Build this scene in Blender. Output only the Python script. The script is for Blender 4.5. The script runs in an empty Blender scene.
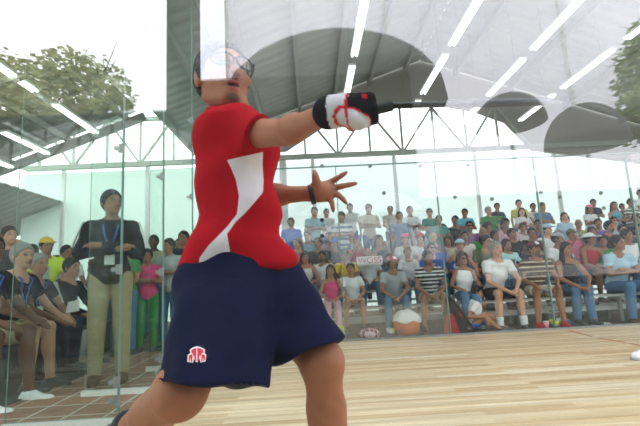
import bpy, bmesh, math, random
import numpy as np
from mathutils import Vector, Matrix, Quaternion
from mathutils.bvhtree import BVHTree

# ------------------------------------------------------------------ camera, world, exposure
SC = bpy.context.scene
COL = SC.collection
W_PX, H_PX, F_PX = 640.0, 426.0, 427.0
CAM = Vector((0.0, 0.0, 0.90))
YAW, PITCH, ROLL = math.radians(1.6), math.radians(8.9), math.radians(3.0)
_f = Vector((math.sin(YAW)*math.cos(PITCH), math.cos(YAW)*math.cos(PITCH), math.sin(PITCH)))
_r0 = Vector((math.cos(YAW), -math.sin(YAW), 0.0))
_u0 = _r0.cross(_f)
_r = _r0*math.cos(ROLL) - _u0*math.sin(ROLL)
_u = _u0*math.cos(ROLL) + _r0*math.sin(ROLL)
cam_data = bpy.data.cameras.new('camera')
cam_data.sensor_width = 36.0
cam_data.lens = 36.0*F_PX/W_PX
cam_data.clip_start = 0.02
cam_data.clip_end = 400
cam = bpy.data.objects.new('camera', cam_data)
COL.objects.link(cam)
cam.matrix_world = Matrix(((_r.x, _u.x, -_f.x, CAM.x), (_r.y, _u.y, -_f.y, CAM.y), (_r.z, _u.z, -_f.z, CAM.z), (0, 0, 0, 1)))
SC.camera = cam

SKY = 3.0
world = bpy.data.worlds.new('world'); SC.world = world
world.use_nodes = True
nt = world.node_tree
bg = nt.nodes['Background']
tc = nt.nodes.new('ShaderNodeTexCoord')
nz = nt.nodes.new('ShaderNodeTexNoise'); nz.inputs['Scale'].default_value = 2.2; nz.inputs['Detail'].default_value = 5
cr = nt.nodes.new('ShaderNodeValToRGB')
cr.color_ramp.elements[0].position = 0.36; cr.color_ramp.elements[0].color = (0.74, 0.77, 0.86, 1)
cr.color_ramp.elements[1].position = 0.60; cr.color_ramp.elements[1].color = (1.0, 0.99, 0.98, 1)
nt.links.new(tc.outputs['Generated'], nz.inputs['Vector'])
nt.links.new(nz.outputs['Fac'], cr.inputs['Fac'])
nt.links.new(cr.outputs['Color'], bg.inputs['Color'])
bg.inputs['Strength'].default_value = SKY
vs = SC.view_settings
vs.view_transform = 'Standard'; vs.look = 'None'; vs.gamma = 1.0; vs.use_curve_mapping = False
vs.exposure = 0.42
SC.cycles.transparent_max_bounces = 24
SC.cycles.max_bounces = 10
SC.cycles.sample_clamp_indirect = 6.0

GLASS_Y = 0.55          # plane of the front glass wall
BACK_Y = 6.40           # plane of the back glass wall
LEFT_X = -1.36          # plane of the side glass wall
rng = random.Random(11)

def at(px, py, Y):
    """world point seen at pixel (px, py) at world depth Y"""
    d = _r*((px-W_PX/2)/F_PX) - _u*((py-H_PX/2)/F_PX) + _f
    return CAM + d*((Y-CAM.y)/d.y)

def mir(px, py, V):
    """real point behind the camera whose mirror image in the front glass shows at (px, py), V metres deep"""
    p = at(px, py, V)
    return Vector((p.x, 2*GLASS_Y - p.y, p.z))

def proj(P):
    """pixels of an (N,3) array of points"""
    P = np.asarray(P, float) - np.array(CAM)
    x = P@np.array(_r); y = P@np.array(_u); z = P@np.array(_f)
    return np.stack([W_PX/2 + F_PX*x/z, H_PX/2 - F_PX*y/z], -1)

# ------------------------------------------------------------------ materials
def mat(name, color=(0.8, 0.8, 0.8), rough=0.6, metal=0.0, spec=0.4, noise=0.0, nscale=20.0, emit=None, estr=0.0, bump=0.0, bscale=60.0, attr=None, trans=0.0):
    m = bpy.data.materials.new(name); m.use_nodes = True
    t = m.node_tree; b = t.nodes['Principled BSDF']
    b.inputs['Roughness'].default_value = rough; b.inputs['Metallic'].default_value = metal
    b.inputs['Specular IOR Level'].default_value = spec
    col = None
    if attr:
        a = t.nodes.new('ShaderNodeAttribute'); a.attribute_name = attr; col = a.outputs['Color']
    tcn = t.nodes.new('ShaderNodeTexCoord')
    if noise > 0:
        n = t.nodes.new('ShaderNodeTexNoise'); n.inputs['Scale'].default_value = nscale; n.inputs['Detail'].default_value = 4
        t.links.new(tcn.outputs['Object'], n.inputs['Vector'])
        mx = t.nodes.new('ShaderNodeMix'); mx.data_type = 'RGBA'; mx.blend_type = 'MULTIPLY'
        mr = t.nodes.new('ShaderNodeMapRange'); mr.inputs['From Min'].default_value = 0.25; mr.inputs['From Max'].default_value = 0.75
        mr.inputs['To Min'].default_value = 1-noise; mr.inputs['To Max'].default_value = 1+noise*0.6
        t.links.new(n.outputs['Fac'], mr.inputs['Value'])
        mx.inputs['Factor'].default_value = 1.0
        if col: t.links.new(col, mx.inputs['A'])
        else: mx.inputs['A'].default_value = (*color, 1)
        t.links.new(mr.outputs['Result'], mx.inputs['B'])
        col = mx.outputs['Result']
    if col: t.links.new(col, b.inputs['Base Color'])
    else: b.inputs['Base Color'].default_value = (*color, 1)
    if bump > 0:
        n2 = t.nodes.new('ShaderNodeTexNoise'); n2.inputs['Scale'].default_value = bscale; n2.inputs['Detail'].default_value = 3
        t.links.new(tcn.outputs['Object'], n2.inputs['Vector'])
        bp = t.nodes.new('ShaderNodeBump'); bp.inputs['Strength'].default_value = bump; bp.inputs['Distance'].default_value = 0.01
        t.links.new(n2.outputs['Fac'], bp.inputs['Height']); t.links.new(bp.outputs['Normal'], b.inputs['Normal'])
    if emit:
        b.inputs['Emission Color'].default_value = (*emit, 1); b.inputs['Emission Strength'].default_value = estr
    return m

def srgb(r, g, b):
    f = lambda c: (c/255/12.92) if c/255 <= 0.04045 else ((c/255+0.055)/1.055)**2.4
    return (f(r), f(g), f(b))

def glass_mat(name, refl, tint=(0.93, 0.975, 0.95), fres=0.25, haze=0.0):
    """clear pane: see-through with a mirror sheen that grows towards grazing angles"""
    m = bpy.data.materials.new(name); m.use_nodes = True
    t = m.node_tree; t.nodes.clear()
    out = t.nodes.new('ShaderNodeOutputMaterial')
    tr = t.nodes.new('ShaderNodeBsdfTransparent'); tr.inputs['Color'].default_value = (*tint, 1)
    gl = t.nodes.new('ShaderNodeBsdfGlossy'); gl.inputs['Roughness'].default_value = 0.0
    gl.inputs['Color'].default_value = (0.97, 0.97, 1.0, 1)
    lw = t.nodes.new('ShaderNodeLayerWeight'); lw.inputs['Blend'].default_value = 0.3
    ma = t.nodes.new('ShaderNodeMath'); ma.operation = 'MULTIPLY_ADD'
    ma.inputs[1].default_value = fres; ma.inputs[2].default_value = refl
    t.links.new(lw.outputs['Fresnel'], ma.inputs[0])
    mx = t.nodes.new('ShaderNodeMixShader')
    t.links.new(ma.outputs[0], mx.inputs['Fac']); t.links.new(tr.outputs[0], mx.inputs[1]); t.links.new(gl.outputs[0], mx.inputs[2])
    last = mx
    if haze > 0:  # white diffuse share that imitates reflected haze on the pane
        df = t.nodes.new('ShaderNodeBsdfDiffuse'); df.inputs['Color'].default_value = (0.9, 0.92, 0.93, 1)
        n = t.nodes.new('ShaderNodeTexNoise'); n.inputs['Scale'].default_value = 1.6; n.inputs['Detail'].default_value = 6
        tcn = t.nodes.new('ShaderNodeTexCoord'); t.links.new(tcn.outputs['Object'], n.inputs['Vector'])
        mr = t.nodes.new('ShaderNodeMapRange'); mr.inputs['From Min'].default_value = 0.3; mr.inputs['From Max'].default_value = 0.7
        mr.inputs['To Min'].default_value = haze*0.7; mr.inputs['To Max'].default_value = haze*1.2
        t.links.new(n.outputs['Fac'], mr.inputs['Value'])
        m2 = t.nodes.new('ShaderNodeMixShader')
        t.links.new(mr.outputs[0], m2.inputs['Fac']); t.links.new(mx.outputs[0], m2.inputs[1]); t.links.new(df.outputs[0], m2.inputs[2])
        last = m2
    t.links.new(last.outputs[0], out.inputs['Surface'])
    return m

# ------------------------------------------------------------------ mesh helpers
def link(name, me, m=None, parent=None):
    o = bpy.data.objects.new(name, me); COL.objects.link(o)
    if m is not None:
        for k in (m if isinstance(m, (list, tuple)) else [m]): me.materials.append(k)
    if parent is not None: o.parent = parent
    return o

def obj(name, bm, m, parent=None, smooth=False):
    me = bpy.data.meshes.new(name)
    bmesh.ops.recalc_face_normals(bm, faces=bm.faces)
    bm.to_mesh(me); bm.free()
    if smooth: me.polygons.foreach_set('use_smooth', [True]*len(me.polygons))
    return link(name, me, m, parent)

def empty(name, loc, rz=0.0):
    o = bpy.data.objects.new(name, None); COL.objects.link(o)
    o.location = loc; o.rotation_euler = (0, 0, rz); o.empty_display_size = 0.1
    return o

def tag(o, label, cat, group=None, kind=None):
    o['label'] = label; o['category'] = cat
    if group: o['group'] = group
    if kind: o['kind'] = kind
    return o

def struct(o, label=None, cat=None):
    o['kind'] = 'structure'
    if label: o['label'] = label
    if cat: o['category'] = cat
    return o

def box(bm, x0, x1, y0, y1, z0, z1, mi=0):
    v = [bm.verts.new(p) for p in ((x0,y0,z0),(x1,y0,z0),(x1,y1,z0),(x0,y1,z0),(x0,y0,z1),(x1,y0,z1),(x1,y1,z1),(x0,y1,z1))]
    for q in ((0,3,2,1),(4,5,6,7),(0,1,5,4),(1,2,6,5),(2,3,7,6),(3,0,4,7)):
        bm.faces.new([v[i] for i in q]).material_index = mi

def _frame(d):
    d = d.normalized()
    a = Vector((0,0,1)) if abs(d.z) < 0.9 else Vector((1,0,0))
    u = d.cross(a).normalized(); return u, d.cross(u).normalized()

def bar(bm, a, b, w, h=None, mi=0):
    """rectangular bar from a to b"""
    a, b = Vector(a), Vector(b); h = w if h is None else h
    u, v = _frame(b-a)
    R = []
    for p in (a, b):
        R.append([bm.verts.new(p + u*sx*w/2 + v*sy*h/2) for sx, sy in ((-1,-1),(1,-1),(1,1),(-1,1))])
    for i in range(4):
        bm.faces.new((R[0][i], R[0][(i+1)%4], R[1][(i+1)%4], R[1][i])).material_index = mi
    bm.faces.new(R[0][::-1]).material_index = mi; bm.faces.new(R[1]).material_index = mi

def tube(bm, pts, rad, n=10, closed=False, mi=0):
    pts = [Vector(p) for p in pts]; N = len(pts)
    rads = rad if isinstance(rad, (list, tuple)) else [rad]*N
    rings = []; pu = None
    for i, p in enumerate(pts):
        if closed: d = pts[(i+1)%N] - pts[i-1]
        else: d = pts[min(i+1, N-1)] - pts[max(i-1, 0)]
        d.normalize()
        if pu is None: u, v = _frame(d)
        else:
            u = (pu - d*pu.dot(d)).normalized(); v = d.cross(u)
        pu = u
        rings.append([bm.verts.new(p + (u*math.cos(2*math.pi*k/n) + v*math.sin(2*math.pi*k/n))*rads[i]) for k in range(n)])
    for i in range(N if closed else N-1):
        A, B = rings[i], rings[(i+1)%N]
        for k in range(n):
            bm.faces.new((A[k], A[(k+1)%n], B[(k+1)%n], B[k])).material_index = mi
    if not closed:
        bm.faces.new(rings[0][::-1]).material_index = mi; bm.faces.new(rings[-1]).material_index = mi

def lathe(bm, prof, c=(0,0,0), n=20, mi=0):
    c = Vector(c); rings = []
    for r, z in prof:
        rings.append([bm.verts.new(c + Vector((r*math.cos(2*math.pi*k/n), r*math.sin(2*math.pi*k/n), z))) for k in range(n)])
    for A, B in zip(rings, rings[1:]):
        for k in range(n): bm.faces.new((A[k], A[(k+1)%n], B[(k+1)%n], B[k])).material_index = mi
    bm.faces.new(rings[0][::-1]).material_index = mi; bm.faces.new(rings[-1]).material_index = mi

def disc(bm, c, nrm, r, t, n=14, mi=0):
    c = Vector(c); nrm = Vector(nrm).normalized()
    tube(bm, [c - nrm*t/2, c + nrm*t/2], r, n, mi=mi)

def prism(bm, poly, off, mi=0):
    """extrude a planar polygon (list of points) by the vector off"""
    off = Vector(off)
    A = [bm.verts.new(Vector(p)) for p in poly]; B = [bm.verts.new(Vector(p)+off) for p in poly]
    bm.faces.new(A[::-1]).material_index = mi; bm.faces.new(B).material_index = mi
    for i in range(len(A)):
        j = (i+1) % len(A)
        bm.faces.new((A[i], A[j], B[j], B[i])).material_index = mi

# ------------------------------------------------------------------ the setting
def plank_material():
    m = bpy.data.materials.new('court_planks'); m.use_nodes = True
    t = m.node_tree; b = t.nodes['Principled BSDF']
    tcn = t.nodes.new('ShaderNodeTexCoord')
    br = t.nodes.new('ShaderNodeTexBrick')
    br.inputs['Color1'].default_value = (0, 0, 0, 1); br.inputs['Color2'].default_value = (1, 1, 1, 1); br.inputs['Mortar'].default_value = (0.3, 0.3, 0.3, 1)
    br.inputs['Scale'].default_value = 1.0; br.inputs['Mortar Size'].default_value = 0.0012
    br.inputs['Brick Width'].default_value = 1.7; br.inputs['Row Height'].default_value = 0.075; br.offset = 0.37
    t.links.new(tcn.outputs['Object'], br.inputs['Vector'])
    ramp = t.nodes.new('ShaderNodeValToRGB')
    cols = [(0.0, srgb(205, 172, 126)), (0.25, srgb(228, 200, 158)), (0.5, srgb(240, 220, 184)), (0.75, srgb(214, 180, 132)), (1.0, srgb(248, 234, 206))]
    ramp.color_ramp.elements[0].position = 0; ramp.color_ramp.elements[0].color = (*cols[0][1], 1)
    ramp.color_ramp.elements[1].position = 1; ramp.color_ramp.elements[1].color = (*cols[-1][1], 1)
    for p, c in cols[1:-1]:
        e = ramp.color_ramp.elements.new(p); e.color = (*c, 1)
    t.links.new(br.outputs['Color'], ramp.inputs['Fac'])
    mp = t.nodes.new('ShaderNodeMapping'); mp.inputs['Scale'].default_value = (0.7, 22, 1)
    t.links.new(tcn.outputs['Object'], mp.inputs['Vector'])
    n = t.nodes.new('ShaderNodeTexNoise'); n.inputs['Scale'].default_value = 1.0; n.inputs['Detail'].default_value = 5
    t.links.new(mp.outputs['Vector'], n.inputs['Vector'])
    mr = t.nodes.new('ShaderNodeMapRange'); mr.inputs['From Min'].default_value = 0.3; mr.inputs['From Max'].default_value = 0.7
    mr.inputs['To Min'].default_value = 0.66; mr.inputs['To Max'].default_value = 1.10
    t.links.new(n.outputs['Fac'], mr.inputs['Value'])
    mx = t.nodes.new('ShaderNodeMix'); mx.data_type = 'RGBA'; mx.blend_type = 'MULTIPLY'; mx.inputs['Factor'].default_value = 1
    t.links.new(ramp.outputs['Color'], mx.inputs['A']); t.links.new(mr.outputs['Result'], mx.inputs['B'])
    t.links.new(mx.outputs['Result'], b.inputs['Base Color'])
    b.inputs['Roughness'].default_value = 0.38; b.inputs['Specular IOR Level'].default_value = 0.35
    return m

def tile_material(name, c1, c2, grout, w, h, ms=0.012):
    m = bpy.data.materials.new(name); m.use_nodes = True
    t = m.node_tree; b = t.nodes['Principled BSDF']
    tcn = t.nodes.new('ShaderNodeTexCoord'); br = t.nodes.new('ShaderNodeTexBrick')
    br.inputs['Color1'].default_value = (*c1, 1); br.inputs['Color2'].default_value = (*c2, 1); br.inputs['Mortar'].default_value = (*grout, 1)
    br.inputs['Scale'].default_value = 1; br.inputs['Mortar Size'].default_value = ms; br.inputs['Brick Width'].default_value = w; br.inputs['Row Height'].default_value = h
    br.offset = 0.0
    t.links.new(tcn.outputs['Object'], br.inputs['Vector'])
    n = t.nodes.new('ShaderNodeTexNoise'); n.inputs['Scale'].default_value = 9; n.inputs['Detail'].default_value = 5
    t.links.new(tcn.outputs['Object'], n.inputs['Vector'])
    mr = t.nodes.new('ShaderNodeMapRange'); mr.inputs['To Min'].default_value = 0.6; mr.inputs['To Max'].default_value = 1.25
    t.links.new(n.outputs['Fac'], mr.inputs['Value'])
    mx = t.nodes.new('ShaderNodeMix'); mx.data_type = 'RGBA'; mx.blend_type = 'MULTIPLY'; mx.inputs['Factor'].default_value = 1
    t.links.new(br.outputs['Color'], mx.inputs['A']); t.links.new(mr.outputs['Result'], mx.inputs['B'])
    t.links.new(mx.outputs['Result'], b.inputs['Base Color']); b.inputs['Roughness'].default_value = 0.6
    return m

M = {}
M['planks'] = plank_material()
M['tiles'] = tile_material('terracotta_tiles', srgb(170, 122, 100), srgb(150, 112, 98), srgb(205, 200, 190), 0.31, 0.31)
M['concrete'] = mat('concrete', srgb(104, 98, 92), 0.85, noise=0.35, nscale=3)
M['mat_green'] = mat('dark_mat', srgb(72, 84, 78), 0.95, noise=0.25, nscale=40)
M['glass_front'] = glass_mat('front_glass', 0.16, (0.955, 0.975, 0.965), 0.10)
M['glass_side'] = glass_mat('side_glass', 0.008, (0.90, 0.945, 0.92), 0.04)
M['glass_fin'] = glass_mat('fin_glass', 0.004, (0.93, 0.965, 0.945), 0.03)
M['glass_back'] = glass_mat('back_glass', 0.022, (0.965, 0.985, 0.975), 0.12)
M['glass_haze'] = glass_mat('mirror_back_glass', 0.10, (0.95, 0.98, 0.97), 0.12, haze=0.012)  # stronger mirror plus a little white painted in as sky haze
M['glass_edge'] = mat('glass_edge', srgb(120, 150, 142), 0.2, spec=0.6)
M['white_metal'] = mat('white_metal', srgb(225, 226, 224), 0.4, noise=0.06)
M['steel'] = mat('steel', srgb(150, 154, 154), 0.4, metal=0.6, noise=0.1)
M['alu'] = mat('aluminium_bench', srgb(205, 208, 206), 0.4, metal=0.4, noise=0.12, nscale=12)
M['grey_paint'] = mat('grey_paint', srgb(165, 165, 158), 0.6, noise=0.08)
M['truss'] = mat('truss_paint', srgb(178, 186, 176), 0.6, noise=0.1)
M['roof'] = mat('roof_sheet', srgb(176, 178, 172), 0.55, metal=0.15, noise=0.12, nscale=1.3)
M['dark'] = mat('dark_fabric', srgb(38, 42, 40), 0.95, spec=0.05, noise=0.2)
M['black'] = mat('black_plastic', srgb(22, 22, 24), 0.45)
M['tube'] = mat('fluorescent_tube', (1, 1, 1), 0.4, emit=(0.95, 1.0, 1.0), estr=3.2)

# floors (one slab each, set side by side)
bm = bmesh.new(); box(bm, LEFT_X, 8.6, -0.2, BACK_Y+0.06, -0.08, 0.0)
fl = struct(obj('floor', bm, M['planks']), 'pale wooden plank floor of the glass court', 'floor')
bm = bmesh.new(); box(bm, -9.5, LEFT_X-0.002, 0.9, 6.5, -0.08, 0.0)
struct(obj('floor_tiles', bm, M['tiles']), 'reddish tiled walkway outside the side glass wall', 'floor')
bm = bmesh.new(); box(bm, -30, 40, BACK_Y+0.062, 40, -0.10, -0.02)
box(bm, -30, -9.502, -30, BACK_Y+0.06, -0.1, -0.02); box(bm, 8.602, 40, -30, BACK_Y+0.06, -0.1, -0.02); box(bm, -9.5, 8.6, -30, -0.202, -0.1, -0.02)
struct(obj('ground', bm, M['concrete']), 'grey concrete ground around the court and under the stands', 'ground')
# painted red line on the court floor near the far right corner
M['redline'] = mat('red_line_paint', srgb(196, 110, 88), 0.5)
bm = bmesh.new()
def quadline(a, b, w):
    a, b = Vector(a), Vector(b); n = Vector((-(b-a).y, (b-a).x, 0)).normalized()*w/2
    prism(bm, [a-n, b-n, b+n, a+n], (0, 0, 0.002))
for seg in (((568,330.5),(592,336.5)), ((598,338),(625,342.5)), ((630,343.5),(660,350))):
    pa = [CAM + (at(x, y, 5)-CAM)*(-CAM.z/(at(x, y, 5)-CAM).z) for x, y in seg]
    quadline(pa[0], pa[1], 0.035)
struct(obj('trim_court_line', bm, M['redline']), 'broken red line painted on the wooden court floor', 'floor line')

# ---- glass walls: every pane its own mesh under its wall
def pane_bm(x0, x1, y0, y1, z0, z1):
    bm = bmesh.new(); box(bm, x0, x1, y0, y1, z0, z1)
    # the thin side faces show the green edge
    th = min(x1-x0, y1-y0)
    for f in bm.faces:
        c = f.calc_center_median()
        if (x1-x0) < (y1-y0): f.material_index = 0 if abs(abs(f.normal.x)-1) < 0.01 or abs(c.x-(x0+x1)/2) > th*0.4 else 1
        else: f.material_index = 0 if abs(c.y-(y0+y1)/2) > th*0.4 else 1
    return bm
wall_front = struct(empty('wall_front', (0, GLASS_Y, 0)), 'clear front glass wall between photographer and player, mirroring the sky', 'glass wall')
o = obj('pane', pane_bm(-3.2, 4.2, GLASS_Y-0.006, GLASS_Y+0.006, 0.0, 3.4), [M['glass_front'], M['glass_edge']], wall_front); o.location = (0, -GLASS_Y, 0)

wall_back = struct(empty('wall_back', (0, BACK_Y, 0)), 'back glass wall of the court in front of the seated crowd', 'glass wall')
seams = [at(x, 260, BACK_Y).x for x in (236, 341, 443.5, 546, 642, 745)]
TOPZ = at(420, 163, BACK_Y).z
for i, (a, b) in enumerate(zip(seams, seams[1:])):
    m = M['glass_haze'] if i < 2 else M['glass_back']
    o = obj('pane', pane_bm(a+0.008, b-0.008, -0.006, 0.006, 0.03, TOPZ), [m, M['glass_edge']], wall_back)
bm = bmesh.new()
for a in seams:
    box(bm, a-0.007, a+0.007, -0.02, 0.02, 0.03, TOPZ+0.02)
obj('seam_profile', bm, M['glass_edge'], wall_back)
bm = bmesh.new(); box(bm, seams[0], seams[-1], -0.03, 0.03, 0.0, 0.03)
obj('base_channel', bm, M['steel'], wall_back)
bm = bmesh.new(); box(bm, seams[0], seams[-1], -0.012, 0.012, TOPZ, TOPZ+0.018)
obj('top_edge', bm, M['glass_edge'], wall_back)
M['fitting_light'] = mat('light_fitting', srgb(215, 220, 218), 0.4)
M['fitting'] = mat('green_grey_fitting', srgb(118, 138, 128), 0.4)
for px, py, k in ((322,166,0),(370,166,0),(420,166,0),(468,165,0),(536,173,1),(455,197,0),(492,199,0),(541,192,0),(560,197,0),(601,193,0),(604,208,0),(322,220,2),(322,236,2),(384,193,0)):
    p = at(px, py, BACK_Y-0.012) - Vector((0, BACK_Y, 0))
    bm = bmesh.new(); disc(bm, p, (0,1,0), 0.030 if k != 1 else 0.045, 0.012); disc(bm, p+Vector((0,-0.01,0)), (0,1,0), 0.014, 0.012)
    obj('bolt_fitting', bm, M['fitting_light'] if k == 1 else (M['black'] if k == 2 else M['fitting']), wall_back)

wall_left = struct(empty('wall_left', (LEFT_X, 0, 0)), 'side glass wall left of the player with upright fins', 'glass wall')
YS = [0.6, 1.75, at(126, 412, 2.9).y, at(173, 300, 3.95).y, 5.0, BACK_Y]
YS[2] = 3.12; YS[3] = 4.0
SIDE_TOP = 4.6
for a, b in zip(YS, YS[1:]):
    obj('pane', pane_bm(-0.006, 0.006, a+0.006, b-0.006, 0.03, SIDE_TOP), [M['glass_side'], M['glass_edge']], wall_left)
bm = bmesh.new(); box(bm, -0.025, 0.025, YS[0], YS[-1], 0, 0.03)
obj('base_channel', bm, M['steel'], wall_left)
for i, a in enumerate(YS[2:5]):
    fw = [0.76, 0.68, 0.5][i]
    obj('fin_pane', pane_bm(-fw, -0.008, a-0.006, a+0.006, 0.05, SIDE_TOP), [M['glass_fin'], M['glass_edge']], wall_left)
    bm = bmesh.new(); box(bm, -fw-0.02, -0.03, a-0.03, a+0.03, 0.0, 0.045)
    obj('fin_shoe', bm, M['white_metal'], wall_left)
    bm = bmesh.new()
    for z in (0.16, 0.28, 1.05, 1.95, 2.9):
        disc(bm, (-0.05, a-0.012, z), (0, 1, 0), 0.017, 0.014)
        box(bm, -0.035, 0.012, a-0.014, a-0.006, z-0.035, z+0.035)
    obj('fin_bracket', bm, M['steel'], wall_left)

# ---- roof over the stands and the far gable
def plane_z(X): return 6.0 + 0.36*X
RIDGE_X = 3.6
def corrugated(name, xa, za, xb, zb, y0, y1, label):
    """sheet spanning (xa,za)-(xb,zb), corrugations running down the slope"""
    bm = bmesh.new(); n = int((y1-y0)/0.075); prev = None
    sl = Vector((xb-xa, 0, zb-za)).normalized(); nrm = Vector((-sl.z, 0, sl.x))
    for th in (0.0, 0.03):
        rows = []
        for i in range(n+1):
            y = y0 + (y1-y0)*i/n
            d = (0.012 if (i//2) % 2 == 0 else -0.012) + th
            rows.append((bm.verts.new(Vector((xa, y, za))+nrm*d), bm.verts.new(Vector((xb, y, zb))+nrm*d)))
        for A, B in zip(rows, rows[1:]): bm.faces.new((A[0], A[1], B[1], B[0]))
        if prev:
            for k in (0, n): bm.faces.new((prev[k][0], prev[k][1], rows[k][1], rows[k][0]))
            for k in range(n):
                for s in (0, 1): bm.faces.new((prev[k][s], prev[k+1][s], rows[k+1][s], rows[k][s]))
        prev = rows
    o = struct(obj(name, bm, M['roof']), label, 'roof'); return o
GY = 12.0
roof_l = corrugated('ceiling', -3.3, plane_z(-3.3), RIDGE_X, plane_z(RIDGE_X), 3.2, GY, 'grey corrugated roof sloping up to the ridge over the stands')
roof_r = corrugated('ceiling_right', RIDGE_X, plane_z(RIDGE_X), 12.0, plane_z(RIDGE_X)-0.36*8.4, 3.2, GY, 'right slope of the corrugated roof over the stands')
roof_s = corrugated('ceiling_left', -9.0, plane_z(-9.0), -3.32, plane_z(-3.32), 1.0, 8.9, 'low corrugated canopy roof over the seats at the left')
roof_e = corrugated('ceiling_far', -10.5, plane_z(-10.5), -7.0, plane_z(-7.0), 8.95, 13.5, 'far end of the low corrugated canopy at the left')
bm = bmesh.new()
for X in (-3.2, -2.2, -1.15, -0.1, 0.95, 2.0, 3.1):
    bar(bm, (X, 3.2, plane_z(X)-0.10), (X, GY, plane_z(X)-0.10), 0.09, 0.16)
obj('rafter', bm, M['grey_paint'], roof_l)
bm = bmesh.new()
for X in (4.6, 6.2, 7.8, 9.4):
    z = plane_z(RIDGE_X)-0.36*(X-RIDGE_X)-0.1
    bar(bm, (X, 3.2, z), (X, GY, z), 0.09, 0.16)
obj('rafter', bm, M['grey_paint'], roof_r)
bm = bmesh.new()
for X in (-8.6, -7.4, -6.2, -5.0, -3.8):
    bar(bm, (X, 1.0, plane_z(X)-0.09), (X, 8.9, plane_z(X)-0.09), 0.07, 0.12)
for y in (3.0, 6.2, 8.8):
    bar(bm, (-9.0, y, plane_z(-9)-0.22), (-3.4, y, plane_z(-3.4)-0.22), 0.10, 0.16)
obj('rafter', bm, M['grey_paint'], roof_s)
# strut post of the canopy
pst = struct(empty('trim_post', (-5.9, 6.9, 0)), 'pale steel canopy post with a slanted strut at the left', 'post')
bm = bmesh.new(); bar(bm, (0, 0, 0), (0, 0, plane_z(-5.9)-0.1), 0.10); obj('post', bm, M['white_metal'], pst)
bm = bmesh.new(); bar(bm, (0, 0, 1.75), (-1.35, 0, plane_z(-7.25)-0.12), 0.09); obj('strut', bm, M['white_metal'], pst)

# gable infill above the truss
lower = [(-60,150),(196,150),(262,152),(286,151),(323,127),(362,111),(404,106),(440,105),(474,111),(505,122),(532,150),(700,170)]
GP = [at(x, y, GY) for x, y in lower]
top = []
for p in GP[::-1]:
    zt = plane_z(p.x) if p.x < RIDGE_X else plane_z(RIDGE_X)-0.36*(p.x-RIDGE_X)
    top.append((p.x, zt))
bm = bmesh.new()
cl = [(p.x, p.z) for p in GP if p.x > -3.3]
lo = [(-3.3, min(plane_z(-3.3)-0.25, cl[0][1]))] + cl
ix = sorted(set([x for x, z in lo] + [RIDGE_X] + list(np.arange(-3.2, lo[-1][0], 0.5))))
lz = lambda X: float(np.interp(X, [q[0] for q in lo], [q[1] for q in lo]))
f = lambda X: (plane_z(X) if X < RIDGE_X else plane_z(RIDGE_X)-0.36*(X-RIDGE_X)) + 0.06
up_, dn_ = [], []
for X in ix:
    if lz(X) < f(X)-0.02: dn_.append((X, GY+0.04, lz(X))); up_.append((X, GY+0.04, f(X)))
for i in range(len(dn_)-1):
    prism(bm, [dn_[i], dn_[i+1], up_[i+1], up_[i]], (0, 0.06, 0))
struct(obj('wall_gable', bm, M['grey_paint']), 'grey sheeted gable end above the steel truss', 'wall')
# truss
CH = at(300, 157, GY).z
tr = struct(empty('trim_truss', (0, GY, 0)), 'green-grey steel roof truss across the far end of the stands', 'truss')
bm = bmesh.new(); box(bm, -8.2, 9.5, -0.06, 0.06, CH-0.07, CH+0.07)
obj('bottom_chord', bm, M['truss'], tr)
bm = bmesh.new(); zt = CH+1.35
x = -7.6; k = 0
while x < 6.5:
    h = min(zt, (plane_z(x) if x > -3.3 else 9)-0.1)
    bar(bm, (x, 0, CH), (x, 0, h), 0.06)
    if k % 2 == 0: bar(bm, (x, 0, h), (x+0.95, 0, CH), 0.06)
    else: bar(bm, (x, 0, CH), (x+0.95, 0, h), 0.06)
    x += 0.95; k += 1
obj('web_bar', bm, M['truss'], tr)
bm = bmesh.new(); box(bm, -8.2, -3.3, -0.05, 0.05, zt-0.05, zt+0.05)
obj('top_chord', bm, M['truss'], tr)

# translucent sheet wall closing the stands below the truss
def translucent(name, c, frac, hole=0.0):
    m = bpy.data.materials.new(name); m.use_nodes = True; t = m.node_tree; t.nodes.clear()
    out = t.nodes.new('ShaderNodeOutputMaterial')
    a = t.nodes.new('ShaderNodeBsdfTranslucent'); a.inputs['Color'].default_value = (*c, 1)
    d = t.nodes.new('ShaderNodeBsdfDiffuse'); d.inputs['Color'].default_value = (*c, 1)
    mx = t.nodes.new('ShaderNodeMixShader'); mx.inputs['Fac'].default_value = frac
    t.links.new(d.outputs[0], mx.inputs[1]); t.links.new(a.outputs[0], mx.inputs[2])
    last = mx
    if hole > 0:
        h = t.nodes.new('ShaderNodeBsdfTransparent'); m2 = t.nodes.new('ShaderNodeMixShader'); m2.inputs['Fac'].default_value = hole
        t.links.new(mx.outputs[0], m2.inputs[1]); t.links.new(h.outputs[0], m2.inputs[2]); last = m2
    t.links.new(last.outputs[0], out.inputs['Surface']); return m
M['sheet'] = translucent('translucent_sheet', (0.74, 0.85, 0.80), 0.72)
M['parasol'] = translucent('grey_canvas', (0.30, 0.30, 0.31), 0.6)
M['mesh_screen'] = translucent('white_mesh', (0.72, 0.70, 0.77), 0.6, 0.16)
bm = bmesh.new(); 
v = [bm.verts.new(p) for p in ((-8.2, GY+0.25, -0.02), (13.0, GY+0.25, -0.02), (13.0, GY+0.25, CH-0.1), (-8.2, GY+0.25, CH-0.1))]; bm.faces.new(v)
struct(obj('wall_stand_back', bm, M['sheet']), 'milky translucent sheet wall behind the top row of spectators', 'wall')
bm = bmesh.new()
for X in (-7, -4.6, -2.2, 0.2, 2.6, 5.0, 7.4, 9.8): box(bm, X-0.05, X+0.05, GY+0.14, GY+0.22, 0, CH)
for X in (at(284,200,GY).x, ): box(bm, X-0.1, X+0.1, GY+0.02, GY+0.12, 0, CH)
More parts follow.
